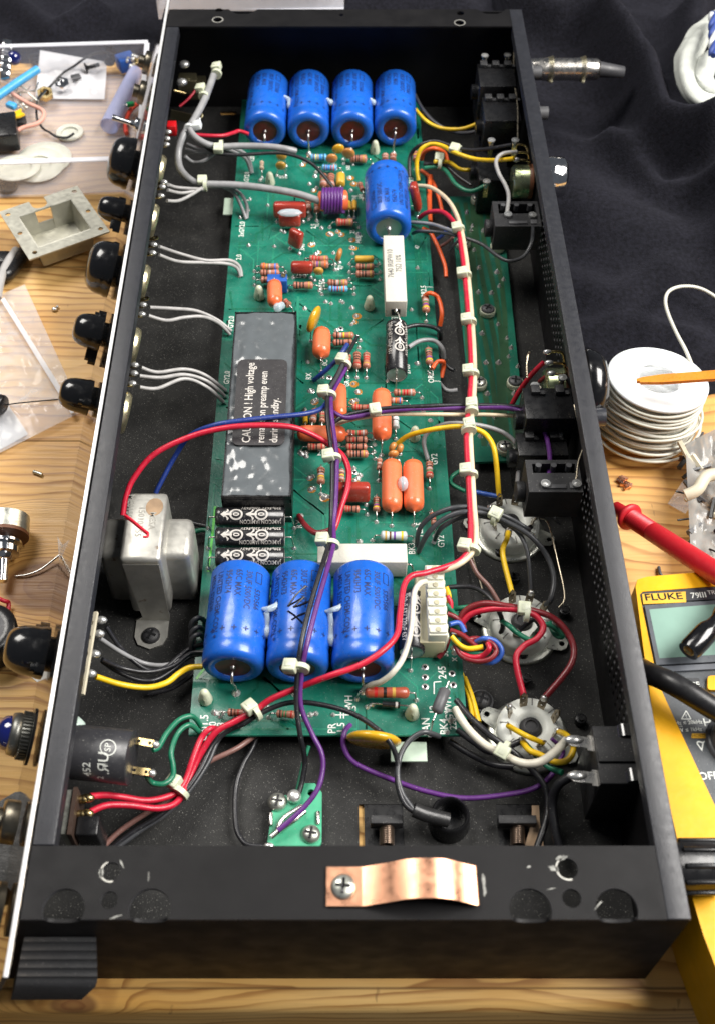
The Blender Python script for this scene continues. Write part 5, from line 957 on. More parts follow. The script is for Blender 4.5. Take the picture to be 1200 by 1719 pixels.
# ================= rear wall parts =================
def jackblock(x0, y0, x1, y1, zt, h, nt=3, open_=False, label='black plastic jack body'):
    c0 = at(x0, y0, zt); c1 = at(x1, y1, zt); xa, xb = at(x0, (y0 + y1) / 2, zt).x, min(9.25, at(x1, (y0 + y1) / 2, zt).x); ya, yb = at((x0 + x1) / 2, y1, zt).y, at((x0 + x1) / 2, y0, zt).y
    T = thing_part('jack_socket', ((xa + xb) / 2, (ya + yb) / 2, .6), label); B = MB()
    if open_:
        B.plate([(xa, ya), (xb, ya), (xb, yb), (xa, yb)], [[(xa + .25, ya + .95), (xb - .15, ya + .95), (xb - .15, yb - .2), (xa + .25, yb - .2)]], zt - h, zt, BPM); B.box(((xa + xb) / 2, (ya + yb) / 2, zt - .55), (xb - xa - .05, yb - ya - .05, .1), BPL); B.box(((xa + xb) / 2, ya + .25, zt + .02), ((xb - xa) * .4, .2, .08), GRYP, bev=.02); B.box((xb - .35, ya + .3, zt + .02), (.3, .3, .08), GRYP, bev=.02)
        for q_ in range(3): B.cyl((xa + .5 + q_ * (xb - xa - .9) / 2, yb - .28, zt - .3), (xa + .5 + q_ * (xb - xa - .9) / 2, yb - .28, zt + .03), .12, GRYP, 10)
        B.cyl((xa - .35, (ya + yb) / 2 - .1, zt - h * .55), (xa, (ya + yb) / 2 - .1, zt - h * .55), .42, BPM, 20, bev=.04)
    else:
        B.box(((xa + xb) / 2, (ya + yb) / 2, zt - h / 2 - .1), (xb - xa, yb - ya, h), BPL, bev=.03)
        for i in range(nt):
            x = xa + (xb - xa) * (i + .5) / nt; B.box((x, yb - .22, zt), (.36, .42, .22), BPM, bev=.02); B.box((x + .28, yb - .34, zt - .06), (.2, .2, .12), BPM)
        B.cyl((xa - .3, (ya + yb) / 2 - .1, zt - h * .4), (xa, (ya + yb) / 2 - .1, zt - h * .4), .4, BPL, 18)
    put(B, 'jack_body', T); return T, xa, xb, ya, yb
jackblock(803, 104, 864, 142, 4.8, 2.6); jackblock(811, 160, 872, 200, 4.6, 2.8); jackblock(828, 338, 905, 380, 4.0, 1.4, open_=True); jackblock(880, 648, 962, 700, 4.2, 2.6, 2); jackblock(868, 724, 952, 762, 3.2, 2.2, 2); jackblock(884, 772, 974, 826, 3.9, 1.6, open_=True); jackblock(800, 232, 850, 300, 2.8, 2.0, 2)
for px, py, z in ((813, 94, 4.9), (851, 93, 4.6), (824, 236, 4.3), (864, 236, 4.6), (852, 360, 4.1), (893, 361, 4.1), (816, 305, 3), (897, 648, 4.2), (943, 634, 4.4), (915, 812, 4.0), (967, 812, 4.0), (888, 730, 3.2), (936, 730, 3.2)):
    B = MB(); c = at(px, py, z); B.lathe(c + Vector((0, 0, -.35)), c + Vector((0, 0, 1)), [(0, .10), (.2, .12), (.35, .19), (.40, .19), (.40, .10), (.44, .001)], SOLD, 14); B.box(c + Vector((0, -.05, -.55)), (.22, .04, .7), BRASS); part(B, 'jack_terminal', 'soldered jack terminal')
def rpot(px, py, z, lugs):
    y = at(px, py, z).y; c = Vector((9.2, y, z)); T = thing_part('potentiometer', c, 'round greenish metal potentiometer'); B = MB(); B.lathe(c, c - Vector((1, 0, 0)), [(0, .85, PHEN), (.15, .85, PHEN), (.2, .82), (.9, .82), (1.0, .7), (1.0, .001)], mat('passivated_zinc', (.30, .34, .20), .3, .9, var=.4), 30); put(B, 'can', T)
    for lx, ly in lugs: B = MB(); e = at(lx, ly, z + 1.2); B.tube([(c.x - .15, c.y + .6, z + .6), (c.x - .3, e.y, z + 1.15), e], .06, BRASS, n=6); B.ball(e, (.2, .13, .12), SOLD, 10); put(B, 'lug', T)
rpot(868, 305, 3.0, ((861, 244), (863, 256), (866, 268))); rpot(935, 650, 3.2, ((918, 591), (921, 609), (925, 627)))
# mains inlet / fuse block
B = MB(); c, dm = pbox(B, 1000, 1218, 1082, 1316, 3.5, 3.0, BPM, .04)
B.box((c.x, c.y + .15, 3.54), (dm[0] * .96, .9, .12), BPM, bev=.02); fb = part(B, 'fuse_holder_block', 'black plastic fuse block with spring clips')
for yy, x0 in ((1228, 1036), (1303, 1050)): 
    B = MB(); a = at(x0, yy, 3.55); b = at(x0 + 34, yy, 3.55); L = b.x - a.x; prf = [(0, 0), (.08, .12), (.2, .16), (L - .25, .16), (L - .1, .06), (L, .1)]
    vs = [Vector((a.x + u, a.y + s_, 3.56 + v)) for u, v in prf for s_ in (-.22, .22)]; B.add(vs, [[2 * i, 2 * i + 2, 2 * i + 3, 2 * i + 1] for i in range(len(prf) - 1)], mat('dark_spring_steel', (.12, .12, .12), .25, .9)); put(B, 'clip', fb)
for px0, py0, px1, py1 in ((950, 1243, 1000, 1250), (955, 1303, 1008, 1308)):
    B = MB(); a, b = at(px0, py0, 3.1), at(px1, py1, 3.1); fr = flatfr(a, b - a, (0, 1, 0)); L = (b - a).length; B.plate([(0, -.08), (.15, -.2), (L - .3, -.2), (L - .3, -.28), (L, -.28), (L, .28), (L - .3, .28), (L - .3, .2), (.15, .2), (0, .08)], [], 0, .06, TIN, fr); B.ball(a + Vector((.25, 0, .05)), (.35, .18, .12), SOLD, 10); put(B, 'tab', fb)
# outside of the rear wall: knobs, nuts, cap
def rx(px, py, z): return at(px, py, z)
B = MB(); y = at(925, 292, 3.5).y; B.lathe((9.4, y, 3.3), (10.4, y, 3.3), [(0, .45), (.3, .45), (.3, .95), (.5, 1.0), (1.3, .98), (1.45, .8), (1.45, .001)], CHROME, 36); part(B, 'control_knob', 'chrome faced round rear knob')
B = MB(); y = at(990, 640, 3.5).y; B.lathe((9.4, y, 3.0), (10.4, y, 3.0), [(0, .5), (.4, .5), (.4, 1.7), (.6, 1.8), (1.0, 1.72), (1.3, 1.4), (1.42, .8), (1.45, .001)], BGL, 44); part(B, 'control_knob', 'large glossy black rear knob')
for px, py, z, rr, m in ((905, 190, 3.6, .62, GRYP), (888, 122, 3.8, .62, GRYP), (1010, 700, 3.4, .72, mat('dark_nut', (.04, .042, .05), .25, coat=.4))):
    y = at(px, py, z).y; part(nut(None, Vector((9.4, y, z)), Vector((1, 0, 0)), rr, .6, m), 'jack_nut', 'dark hexagonal nut')
B = MB(); y = at(1150, 1455, 4.0).y; x0 = at(1133, 1455, 4).x; pf = [(0, .62), (.3, .62), (.35, .80), (1.7, .78), (1.85, .7), (1.85, .001)]
B.lathe((9.4, y, 4.0), (10.4, y, 4.0), pf, BPL, 30)
for i in range(10): a = i * math.pi / 5; B.box((10.55, y + math.cos(a) * .80, 4.0 + math.sin(a) * .80), (1.3, .16, .16), BPL, rot=Matrix.Rotation(a, 3, 'X'), bev=.05)
part(B, 'fuse_cap', 'fluted black fuse cap')
# ================= small parts on the floor near the front flange =================
B = MB(); q0, q1 = at(452, 1335, .55), at(540, 1418, .55); B.plate([(q0.x, q1.y + .1), (q0.x + .2, q1.y - .1), (q1.x - .1, q1.y - .1), (q1.x, q1.y + .1), (q1.x, q0.y + .1), (q1.x - .25, q0.y + .45), (q1.x - .6, q0.y + .45), (q1.x - .8, q0.y), (q0.x + .2, q0.y)], [circ(q1.x - .38, q0.y + .1, .13, 14)], .35, .55, mat('green_switch_base', (.05, .36, .20), .4, dust=.3)); sb = part(B, 'slide_switch', 'small pale green switch held by two screws')
for px, py in ((466, 1347), (522, 1401)): B = MB(); screw(B, at(px, py, .56), .33, STEELD, ang=.6, h=.22); put(B, 'screw', sb)
B = MB(); a, b = at(455, 1405, .8), at(512, 1362, .8); B.tube([a, (a + b) / 2 + Vector((.1, .05, .05)), b], .10, TIN, n=6); B.tube([a + Vector((.2, .2, 0)), (a + b) / 2 + Vector((-.15, .2, .05)), b + Vector((-.1, .2, 0))], .08, TIN, n=6); B.ball(at(494, 1337, .7), (.26, .26, .2), SOLD, 12); B.ball(at(452, 1420, .7), (.2, .12, .1), SOLD, 8)
for px, py in ((455, 1375), (534, 1373)): B.box(at(px, py, .58), (.14, .5, .14), TIN, bev=.05)
put(B, 'contact', sb)
B = MB(); c = at(752, 1383, .15); B.lathe(c, c + Vector((0, 0, 1)), [(0, .72), (.15, .74), (.55, .68), (.85, .66), (.9, .60), (.85, .54), (.3, .52), (.05, .52), (.05, .001)], BPL, 36); part(B, 'grommet', 'black rubber grommet')
for x0, x1 in ((622, 676), (836, 900)):
    B = MB(); pbox(B, x0, 1368, x1, 1382, .9, .5, BPM); a, b = at((x0 + x1) / 2, 1384, .5), at((x0 + x1) / 2, 1420, .5); hel = [a + (b - a) * (i / 96) + Vector((math.cos(i * math.pi / 4), 0, math.sin(i * math.pi / 4))) * .22 for i in range(96)]; B.tube(hel, .045, mat('spring_steel', (.22, .16, .12), .35, .9), n=6, sub=1); B.box(((a.x + b.x) / 2 + .12, (a.y + b.y) / 2 + .3, .10), (1.75, 2.2, .05), BPL); part(B, 'spring_clamp', 'spring clamp on a black sheet added to darken the floor opening')  # wide black sheet under the spring stands in for shade in the opening
B = MB(); pl = [at(892, 1352, .9), at(904, 1352, .9), at(905, 1378, .6), at(912, 1420, .35), at(880, 1420, .35), at(892, 1378, .6)]; B.add([p for p in pl] + [p - Vector((0, 0, .04)) for p in pl], [[0, 1, 2, 5], [5, 2, 3, 4], [6, 11, 8, 7], [11, 10, 9, 8]] + [[i, 6 + i, 6 + (i + 1) % 6, (i + 1) % 6] for i in range(6)], mat('card_tag', (.55, .38, .24), .6)); part(B, 'paper_tag', 'buff paper tag')
# ================= things on the table =================
def top(B, name, label, cat, group=None, kind=None): return put(B, name, None, label, cat, group, kind)
CLEAR = thin('clear_tray_plastic', (.66, .68, .76), .12, .12, .05, 1, .5); BAG = thin('clear_bag_film', (.80, .82, .85), .12, .08, .35, .6, .5); TUBEM = thin('clear_tube_plastic', (.55, .58, .85), .30, .08, .1, 2, .6)
# ---- parts tray ----
xr = at(268, 60, 2.3).x; yb = at(130, 68, 2.3).y; yf = at(120, 326, 0).y; xl = at(-160, 200, 0).x
tray = thing('parts_tray', ((xl + xr) / 2, (yb + yf) / 2, 0), 'clear plastic parts tray full of small loose hardware', 'tray')
B = MB(); t = .12
ang = .055; RZ = Matrix.Rotation(ang, 3, 'Z'); cc = Vector((xr, yf, 0))
def TR(x, y, z): return cc + RZ @ (Vector((x, y, z)) - cc)
def tb(c, d, m, bev=0.0): c = TR(*c); B.box(c, d, m, rot=RZ, bev=bev)
tb(((xl + xr) / 2, (yb + yf) / 2, .15), (xr - xl, yb - yf, t), CLEAR); tb(((xl + xr) / 2, yf + .1, 1.2), (xr - xl, t, 2.0), CLEAR); tb(((xl + xr) / 2, yb - .1, 1.2), (xr - xl, t, 2.0), CLEAR); tb((xr - .1, (yb + yf) / 2, 1.2), (t, yb - yf - .3, 2.0), CLEAR)
put(B, 'tray_body', tray); B = MB(); RIMM = thin('tray_rim', (.85, .86, .92), .45, .15, 0, 1, .5)
tb(((xl + xr) / 2, yf + .05, 2.26), (xr - xl, .35, .1), RIMM, .04); tb(((xl + xr) / 2, yb - .05, 2.26), (xr - xl, .3, .1), RIMM, .04); tb((xr - .05, (yb + yf) / 2, 2.26), (.3, yb - yf - .4, .1), RIMM, .04); put(B, 'rim', tray)
WHP = mat('milky_washer', (.66, .66, .58), .4, sss=.4)
def ring(px, py, rp, hole, m, z, label, h=.12, name='washer', cat='washer', tilt=0):
    c = at(px, py, z); r = rp / scl(c); d = Matrix.Rotation(tilt, 3, 'X') @ Vector((0, 0, 1)); B = MB(); B.lathe(c, c + d, [(0, r * hole), (0, r * .97), (h * .5, r), (h, r * .97), (h, r * hole), (0, r * hole)], m, 40); return top(B, name, label, cat)
ring(118, 224, 23, .62, WHP, .25, 'small white nylon ring near the tray front right of the big washers', .12); ring(75, 268, 46, .5, WHP, .25, 'largest milky washer at the bottom of the overlapping pile'); ring(65, 278, 44, .5, WHP, .40, 'milky washer in the middle of the overlapping pile', .1, tilt=.05); ring(28, 283, 40, .66, WHP, .55, 'milky washer on top of the overlapping pile at its left', .1, tilt=-.08)
ring(14, 316, 17, .72, BPL, .05 + .2, 'thin black rubber ring beside the tray front wall', .15, 'rubber_ring', 'ring'); ring(60, 100, 11, .6, BPL, .3, 'small thick black rubber ring behind the little bag', .2, 'rubber_ring', 'ring')
B = MB(); q = [at(68, 84, .7), at(60, 165, .4), at(176, 166, .4), at(180, 104, .6)]
def sheet(B, q, m, n=14, amp=.12, th=.04, seed=0):
    V = []
    for i in range(n + 1):
        for j in range(n + 1):
            u, v = i / n, j / n; p = (q[0] * (1 - u) + q[3] * u) * (1 - v) + (q[1] * (1 - u) + q[2] * u) * v; e = min(1, 6 * min(u, 1 - u, v, 1 - v)); p = p + Vector((0, 0, amp * e * mn.noise(p * .9 + Vector((seed, 0, 0))) + amp * .6 * e * mn.noise(p * 2.3))); V.append(p)
    k = n + 1; F = [[i * k + j, i * k + j + 1, (i + 1) * k + j + 1, (i + 1) * k + j] for i in range(n) for j in range(n)]; B.add(V, F, m, True)
    B.add([p - Vector((0, 0, th)) for p in V], [f[::-1] for f in F], m, True)
sheet(B, q, thin('small_bag_film', (.85, .85, .88), .55, .15, .8, 2, .4), amp=.35); top(B, 'zip_bag', 'small milky zip bag under the loose nuts in the tray', 'bag')
for px, py, r, m, lb in ((105, 144, 13, CHROME, 'bright chrome hex nut lying on the small bag'), (77, 161, 14, BRASS, 'brass hex nut below the chrome nut')):
    c = at(px, py, .75); rr = r / scl(c); B = MB(); B.lathe(c, c + Vector((.1, -.2, 1)), [(0, rr * .6), (0, rr), (.28, rr), (.28, rr * .6), (0, rr * .6)], m, 6, flat=1); top(B, 'hex_nut', lb, 'nut')
B = MB(); B.box(at(128, 129, .75), (.55, .5, .12), GRYP, rot=Matrix.Rotation(.4, 3, 'Z'), bev=.04); top(B, 'square_washer', 'small dark square plate on the little bag', 'washer')
for px, py, dx, dy, lb in ((143, 115, 1, .35, 'black screw lying on the small bag'), (185, 104, -.2, .9, 'black plastic rivet with the wire over its head'), (187, 86, .1, .9, 'rearmost black plastic rivet by the blue trimmer pot')):
    c = at(px, py, .8); B = MB(); d = Vector((dx, dy, .1)).normalized(); B.lathe(c, c + d, [(0, .001), (.02, .3), (.1, .32), (.18, .12), (.2, .13), (.3, .10), (.4, .13), (.5, .10), (.6, .13), (.7, .10), (.8, .13), (.9, .08)] if dx > .5 else [(0, .001), (.02, .32), (.12, .33), (.2, .14), (.7, .10)], BPL, 18); top(B, 'black_screw' if dx > .5 else 'plastic_rivet', lb, 'screw' if dx > .5 else 'rivet')
B = MB(); B.tube(pts([(200, 97, 1.0), (180, 88, 1.2), (160, 89), (150, 94, 1.2), (140, 100, 1.2), (125, 111, 1.2), (105, 124, 1.2), (85, 145, 1), (66, 163, 1), (62, 180, .8), (63, 200, .6), (70, 212, .5), (82, 221, .5), (95, 229, .5), (112, 231, .5), (125, 224, .6), (130, 221, .6)] if 0 else [(200, 97, 1.0), (180, 88, 1.2), (160, 89, 1.2), (153, 93, 1.2), (140, 100, 1.2), (125, 111, 1.2), (105, 124, 1.2), (85, 145, 1), (66, 163, 1), (62, 180, .8), (63, 200, .6), (70, 212, .5), (76, 218, .5), (82, 221, .5), (88, 225, .5), (95, 229, .5), (112, 231, .5), (125, 224, .6)]), .07, BPL, n=6); top(B, 'offcut_wire', 'thin crinkled black wire trailing across the parts tray', 'wire')
B = MB(); c = at(212, 104, .9); B.box(c, (1.0, .9, .8), mat('trimmer_blue', (0, 0, 0)), rot=Matrix.Rotation(.5, 3, 'Z'), bev=.05)
for i in range(16): a = rf.uniform(0, 6.3); B.ball(at(226 + 14 * math.cos(a) * rf.random(), 103 + 10 * math.sin(a) * rf.random(), 1.2), rf.uniform(.1, .2), rf.choice([SOLD, CRM, BRASS, SOLD]), 8)
top(B, 'trimmer_pot', 'blue trimmer pot with a lump of soldered leads', 'potentiometer')
B = MB(); a, b = at(228, 120, .9), at(184, 212, .8); L = (b - a).length; B.lathe(a, b, [(0, .40), (L - .4, .52), (L, .52), (L, .46), (L - .4, .46), (0, .34), (0, .40)], TUBEM, 24); tu = top(B, 'plastic_tube', 'clear violet tinted plastic tube with a little spring inside', 'tube')
B = MB(); a, b = at(203, 168, .8), at(192, 194, .7); B.tube([a + (b - a) * (i / 80) + Vector((math.cos(i * math.pi / 4), 0, math.sin(i * math.pi / 4))) * .24 for i in range(80)], .035, SOLD, n=5, sub=1); top(B, 'coil_spring', 'tiny steel spring inside the clear tube', 'spring')
B = MB(); c = at(214, 176, 1.0); B.lathe(c, c + Vector((1, .3, 0)), [(0, .16), (.3, .16), (.42, .1), (.46, .001)], mat('green_led', (.02, .30, .10), .3), 14); B.tube([c, c + Vector((-.5, -.1, 0))], .03, TIN, n=5); top(B, 'led', 'tiny green lamp beside the clear tube', 'lamp')
B = MB(); B.tube(pts([(213, 224, .4), (211, 208, .5), (218, 188, .6), (232, 174, .6), (252, 168, .5)]), .13, mat('coral_wire', (.75, .06, .03), .35)); top(B, 'wire_loop', 'coral red wire loop at the tray side by the amplifier', 'wire')
B = MB(); B.tube(pts([(-12, 168, 1.4), (25, 142, 1.5), (64, 116, 1.6)]), .24, mat('sky_blue_sleeve', (.06, .36, .70), .35)); top(B, 'blue_tube', 'bright blue sleeving lying over the parts', 'sleeve')
B = MB(); B.tube(pts([(-8, 250, .6), (10, 232, .8), (35, 216, .8), (62, 208, .9), (74, 196, 1), (70, 184, 1.1), (45, 172, 1.1), (18, 155, 1.2)]), .12, mat('salmon_wire', (.72, .36, .28), .45)); top(B, 'offcut_wire', 'salmon pink wire curling at the left of the parts tray', 'wire')
B = MB(); c = at(24, 97, 1.6); B.ball(c, .42, mat('blue_jewel', (0, 0, 0)), 20)
for i in range(5): e = at(20 - i * 1, 84 + i * 11, 1.5 - i * .08); B.lathe(e, e + Vector((-.9, -.2, .2)), [(0, .25), (0, .55), (.25, .6), (.5, .55), (.5, .25)], CHROME, 24)
top(B, 'lamp_jewel', 'blue jewel and chrome bezel rings in the tray corner', 'lamp part')
B = MB(); 
for i in range(26): a = at(rf.uniform(22, 66), rf.uniform(150, 186), rf.uniform(.4, 1.0)); B.tube([a, a + Vector((rf.uniform(-.7, .7), rf.uniform(-.6, .6), rf.uniform(0, .4)))], rf.uniform(.03, .06), rf.choice([TIN, SOLD, STEELD]), n=5)
put(B, 'clippings', None, 'loose heap of silvery lead clippings', 'clippings', kind='stuff')
B = MB(); B.box(at(20, 177, 1.1), (.6, .4, .3), mat('sky_blue_sleeve', (0, 0, 0)), rot=Matrix.Rotation(-.5, 3, 'Z'), bev=.08); top(B, 'blue_component', 'little blue component above the yellow clip', 'component')
B = MB(); fr = flatfr(at(12, 200, 1.3), at(40, 190, 1.3) - at(12, 200, 1.3), (0, 1, 0)); B.plate([(0, -.1), (.7, -.3), (1.0, -.25), (.9, 0), (1.05, .3), (.6, .25), (0, .1)], [], 0, .12, mat('yellow_clip', (.80, .50, .01), .35), fr); top(B, 'spade_clip', 'small yellow crimp terminal', 'terminal')
B = MB(); B.box(at(8, 222, 1.0), (1.5, 2.2, 1.1), BPL, rot=Matrix.Rotation(.2, 3, 'Z'), bev=.1); B.box(at(30, 205, .8), (.9, .7, .5), BPM, bev=.06); top(B, 'black_connector', 'black plastic connector block at the tray left end', 'connector')
# ---- second clear box behind the amplifier ----
B = MB(); a, b = at(285, 12, 4.0), at(490, 5, 4.0)
for d0 in (0, 1.6): B.box(((a.x + b.x) / 2 + 1, a.y + 2.2 + d0, 3.3), (11, .14, 2.2), RIMM, rot=Matrix.Rotation(.04, 3, 'Z'))
B.box(((a.x + b.x) / 2 + 1, a.y + 3.1, 4.3), (11, 2.2, .12), RIMM, rot=Matrix.Rotation(.04, 3, 'Z')); B.box(((a.x + b.x) / 2 + 1, a.y + 3.1, 2.4), (11, 2.0, .6), RIMM); top(B, 'box_lid', 'clear plastic box lid behind the far end of the amplifier', 'lid')
# ---- metal cover ----
zc = 1.5; Q = [at(1, 352, zc), at(133, 318, zc), at(182, 386, zc), at(50, 444, zc)]; c = sum(Q, Vector()) / 4; ux = ((Q[1] - Q[0]) + (Q[2] - Q[3])).normalized(); ux.z = 0; uy = Vector((-ux.y, ux.x, 0)); W_ = (Q[1] - Q[0]).length * .5; H_ = (Q[1] - Q[2]).length * .5
W_ = ((Q[1] - Q[0]).length + (Q[2] - Q[3]).length) / 4; H_ = ((Q[1] - Q[2]).length + (Q[0] - Q[3]).length) / 4; fr = lambda u, v, t: c + ux * u + uy * v + Vector((0, 0, t))
GALV = mat('galvanised_steel', (.50, .49, .42), .42, .75, var=.15, bump=.2, bs=5, wear=((.18, .17, .14), .9, .70)); B = MB(); w2, h2 = W_ * .68, H_ * .66
o_ = [(-W_, -H_), (W_, -H_), (W_, H_), (.35, H_), (.35, h2 - .0), (-.45, h2), (-.45, H_), (-W_, H_)]
o_ = [(-W_, -H_), (W_, -H_), (W_, H_), (.28, H_)] + [(-.12 + .4 * math.cos(a_), h2 + .28 - .33 * math.sin(a_)) for a_ in [i * math.pi / 8 for i in range(9)]] + [(-.52, H_), (-W_, H_)]
inner = [(-w2, -h2 - .1), (w2, -h2 - .1), (w2, h2 - .15), (-w2, h2 - .15)]
B.plate(o_, [inner] + [circ(x, y, .13, 12) for x, y in ((-W_ * .85, H_ * .8), (-W_ * .85, 0), (-W_ * .8, -H_ * .82), (W_ * .85, H_ * .82), (W_ * .85, -.1), (W_ * .85, -H_ * .8))], 0, .08, GALV, fr)
dz = -1.2
for (u0, v0), (u1, v1) in (((-w2, -h2 - .1), (w2, -h2 - .1)), ((w2, -h2 - .1), (w2, h2 - .15)), ((w2, h2 - .15), (.3, h2 - .15)), ((-.55, h2 - .15), (-w2, h2 - .15)), ((-w2, h2 - .15), (-w2, -h2 - .1)), ((.3, h2 - .15), (-.55, h2 - .15))):
    k = .9; zt = .08 if not ((u0, u1) == (.3, -.55)) else -.7
    P_ = [fr(u0, v0, zt), fr(u1, v1, zt), fr(u1 * k, v1 * k, dz), fr(u0 * k, v0 * k, dz)]; m_ = sum(P_, Vector()) / 4; n_ = (P_[1] - P_[0]).cross(P_[3] - P_[0]).normalized() * .06
    B.add([p + n_ for p in P_] + [p - n_ for p in P_], [[0, 1, 2, 3], [7, 6, 5, 4], [0, 4, 5, 1], [1, 5, 6, 2], [2, 6, 7, 3], [3, 7, 4, 0]], GALV)
B.plate([(-w2 * .92, -h2 * .95), (w2 * .92, -h2 * .95), (w2 * .92, h2 * .82), (-w2 * .92, h2 * .82)], [], dz - .05, dz + .02, GALV, fr)
top(B, 'metal_cover', 'dull galvanised steel cover with a deep pocket and holed flange', 'cover')
B = MB(); B.tube(pts([(28, 420, .6), (14, 440, .8), (4, 462, .8), (-4, 500, .6)]), .22, mat('grey_sheath', (.40, .39, .38), .4)); top(B, 'grey_cable', 'grey sheathed cable beside the steel cover', 'cable')
B = MB(); B.tube(pts([(-5, 445, .6), (10, 462, .6), (30, 440, .5), (40, 424, .4)]), .35, BPL); B.box(at(3, 440, .5), (.9, .9, .8), BPL, bev=.1); top(B, 'black_cable', 'short black plug lead under the grey cable', 'cable')
# ---- zip bag left ----
B = MB(); sheet(B, [at(42, 477, .35), at(-60, 520, .3), at(-40, 780, .3), at(139, 690, .3)], BAG, n=40, amp=.22, seed=4)
fr = None; top(B, 'zip_bag', 'large clear zip bag lying flat at the left beside the knobs', 'bag')
B = MB(); q = [at(2, 503, .62), at(8, 499, .62), at(128, 690, .45), at(120, 694, .45)]; B.add(q + [p - Vector((0, 0, .05)) for p in q], [[0, 1, 2, 3], [7, 6, 5, 4], [0, 4, 5, 1], [2, 6, 7, 3]], thin('zip_strip', (.85, .85, .88), .5, .2, 0, 1, .3)); top(B, 'bag_zip', 'milky zip strip of the large clear bag', 'zip')
B = MB(); sheet(B, [at(-40, 600, .25), at(-60, 700, .2), at(-10, 760, .2), at(48, 728, .2)], thin('white_film', (.8, .8, .82), .6, .2, .5, 1, .3), n=10, amp=.15, seed=2); top(B, 'paper_slip', 'white plastic slip under the clear zip bag', 'slip')
B = MB(); a, b = at(-14, 674, .8), at(8, 680, .8); B.lathe(a, b, [(0, .42), ((b - a).length - .1, .44), ((b - a).length, .38), ((b - a).length + .01, .001)], BPL, 20); B.tube(pts([(8, 680, .8), (30, 677, .7), (70, 673, .5), (106, 670, .3)]), .03, BPL, n=5); top(B, 'black_component', 'black cylindrical component with one long lead on the clear bag', 'component')
# ---- left bench oddments ----
B = MB(); c = at(12, 898, .6); a, b = at(10, 890, .9), at(6, 960, .6); d = (b - a).normalized(); B.lathe(a, b, [(-.6, .85, STEELD), (-.55, .95, STEELD), (.15, .95, STEELD), (.2, .95, PHEN), (.35, .95, PHEN), (.35, .5, CHROME), (.6, .5), (.6, .7), (.66, .7), (.7, .7), (.7, .45), (.8, .45), (.85, .6), (1.1, .6), (1.12, .35), (1.3, .3), (1.35, .2), (2.3, .19), (2.35, .001)], CHROME, 28); top(B, 'loose_potentiometer', 'loose potentiometer with nut and shaft on the bare wood', 'potentiometer')
B = MB(); sheet(B, [at(97, 900, .7), at(103, 985, .2), at(112, 975, .2), at(112, 925, .6)], BAG, n=8, amp=.3, seed=9); top(B, 'plastic_shred', 'torn shred of clear film against the front panel', 'film')
B = MB(); B.tube(pts([(27, 967, .1), (45, 965, .12), (65, 958, .15), (80, 948, .2), (100, 932, .3)]), .045, TIN, n=6); top(B, 'lead_offcut', 'bent bare lead lying by the wood knot', 'wire')
B = MB(); B.tube(pts([(57, 792, .08), (64, 794, .1), (71, 797, .1)]), .09, STEELD, n=6); top(B, 'lead_offcut', 'tiny dark metal scrap on the plain wood above the knot', 'scrap')
B = MB(); B.ball(at(92, 519, .1), (.16, .14, .1), SOLD, 6); B.ball(at(97, 515, .1), (.08, .08, .08), SOLD, 6); top(B, 'solder_crumb', 'crumb of solder on the wood beside the zip bag', 'scrap')
B = MB(); a = at(-12, 1085, .1); B.lathe(a, a + Vector((0, 0, 1)), [(0, .9), (.1, 1.15), (1.2, 1.2), (1.35, 1.1), (1.35, .75, GRYP), (1.3, .6, GRYP), (1.3, .001, GRYP)], BPL, 36); top(B, 'black_round_part', 'short round black can cut off by the left frame edge', 'component')
B = MB(); B.tube(pts([(-8, 1002, .6), (8, 1009, .5), (15, 1012, .3), (14, 1028, .2)]), .09, WC['red']); top(B, 'red_wire_end', 'short red wire end above the round black can', 'wire')
B = MB(); q = [at(36, 1122, .02), at(72, 1153, .02), at(92, 1115, .02), at(60, 1100, .02)]; B.add(q + [p + Vector((0, 0, .02)) for p in q], [[3, 2, 1, 0], [4, 5, 6, 7], [0, 1, 5, 4], [1, 2, 6, 5]], mat('white_paper', (.78, .78, .75), .7)); top(B, 'paper_scrap', 'white paper scrap under the large pointer knob', 'paper')
B = MB(); P_ = [(0, 1345), (25, 1330), (60, 1325), (60, 1420), (20, 1480), (-30, 1500), (-30, 1370)]; w_ = [tuple(at(a, b, 1.2)[:2]) for a, b in P_]; B.plate(w_, [], .02, 1.2, mat('pebbled_black', (.013, .013, .013), .5, bump=.35, bs=14, dust=.3)); top(B, 'black_adapter', 'pebbled black plastic box below the toggle switch', 'box')
# ---- audio plug ----
B = MB(); y = at(960, 122, 3.3).y; x0 = 9.95; x1 = at(1006, 122, 3.5).x; NK = mat('brushed_nickel', (.62, .59, .55), .27, 1.0, var=.1); L = x1 - x0
B.lathe((x0, y, 3.5), (x1, y, 3.5), [(0, .50), (.12, .56), (L * .2, .58), (L * .2, .60), (L * .34, .60), (L * .34, .58), (L * .66, .58), (L * .66, .60), (L * .80, .60), (L * .80, .58), (L - .15, .57), (L, .47), (L, .001)], NK, 40)
for k0 in (.20, .66):
    for i in range(44): a_ = i * math.pi / 22; B.box((x0 + L * (k0 + .07), y + math.cos(a_) * .6, 3.5 + math.sin(a_) * .6), (L * .135, .035, .035), mat('knurl', (.30, .28, .20), .35, .9), rot=Matrix.Rotation(a_, 3, 'X') @ Matrix.Rotation(.35, 3, 'Z'))
pl = top(B, 'audio_plug', 'silver barrelled audio plug pushed into the far rear jack', 'plug'); B = MB(); B.lathe((x1, y, 3.5), (x1 + 1, y - .12, 3.45), [(0, .42), (.2, .40), (1.35, .30), (1.4, .2), (1.4, .001)], mat('grey_boot', (.05, .05, .055), .45), 20); put(B, 'strain_relief', pl)
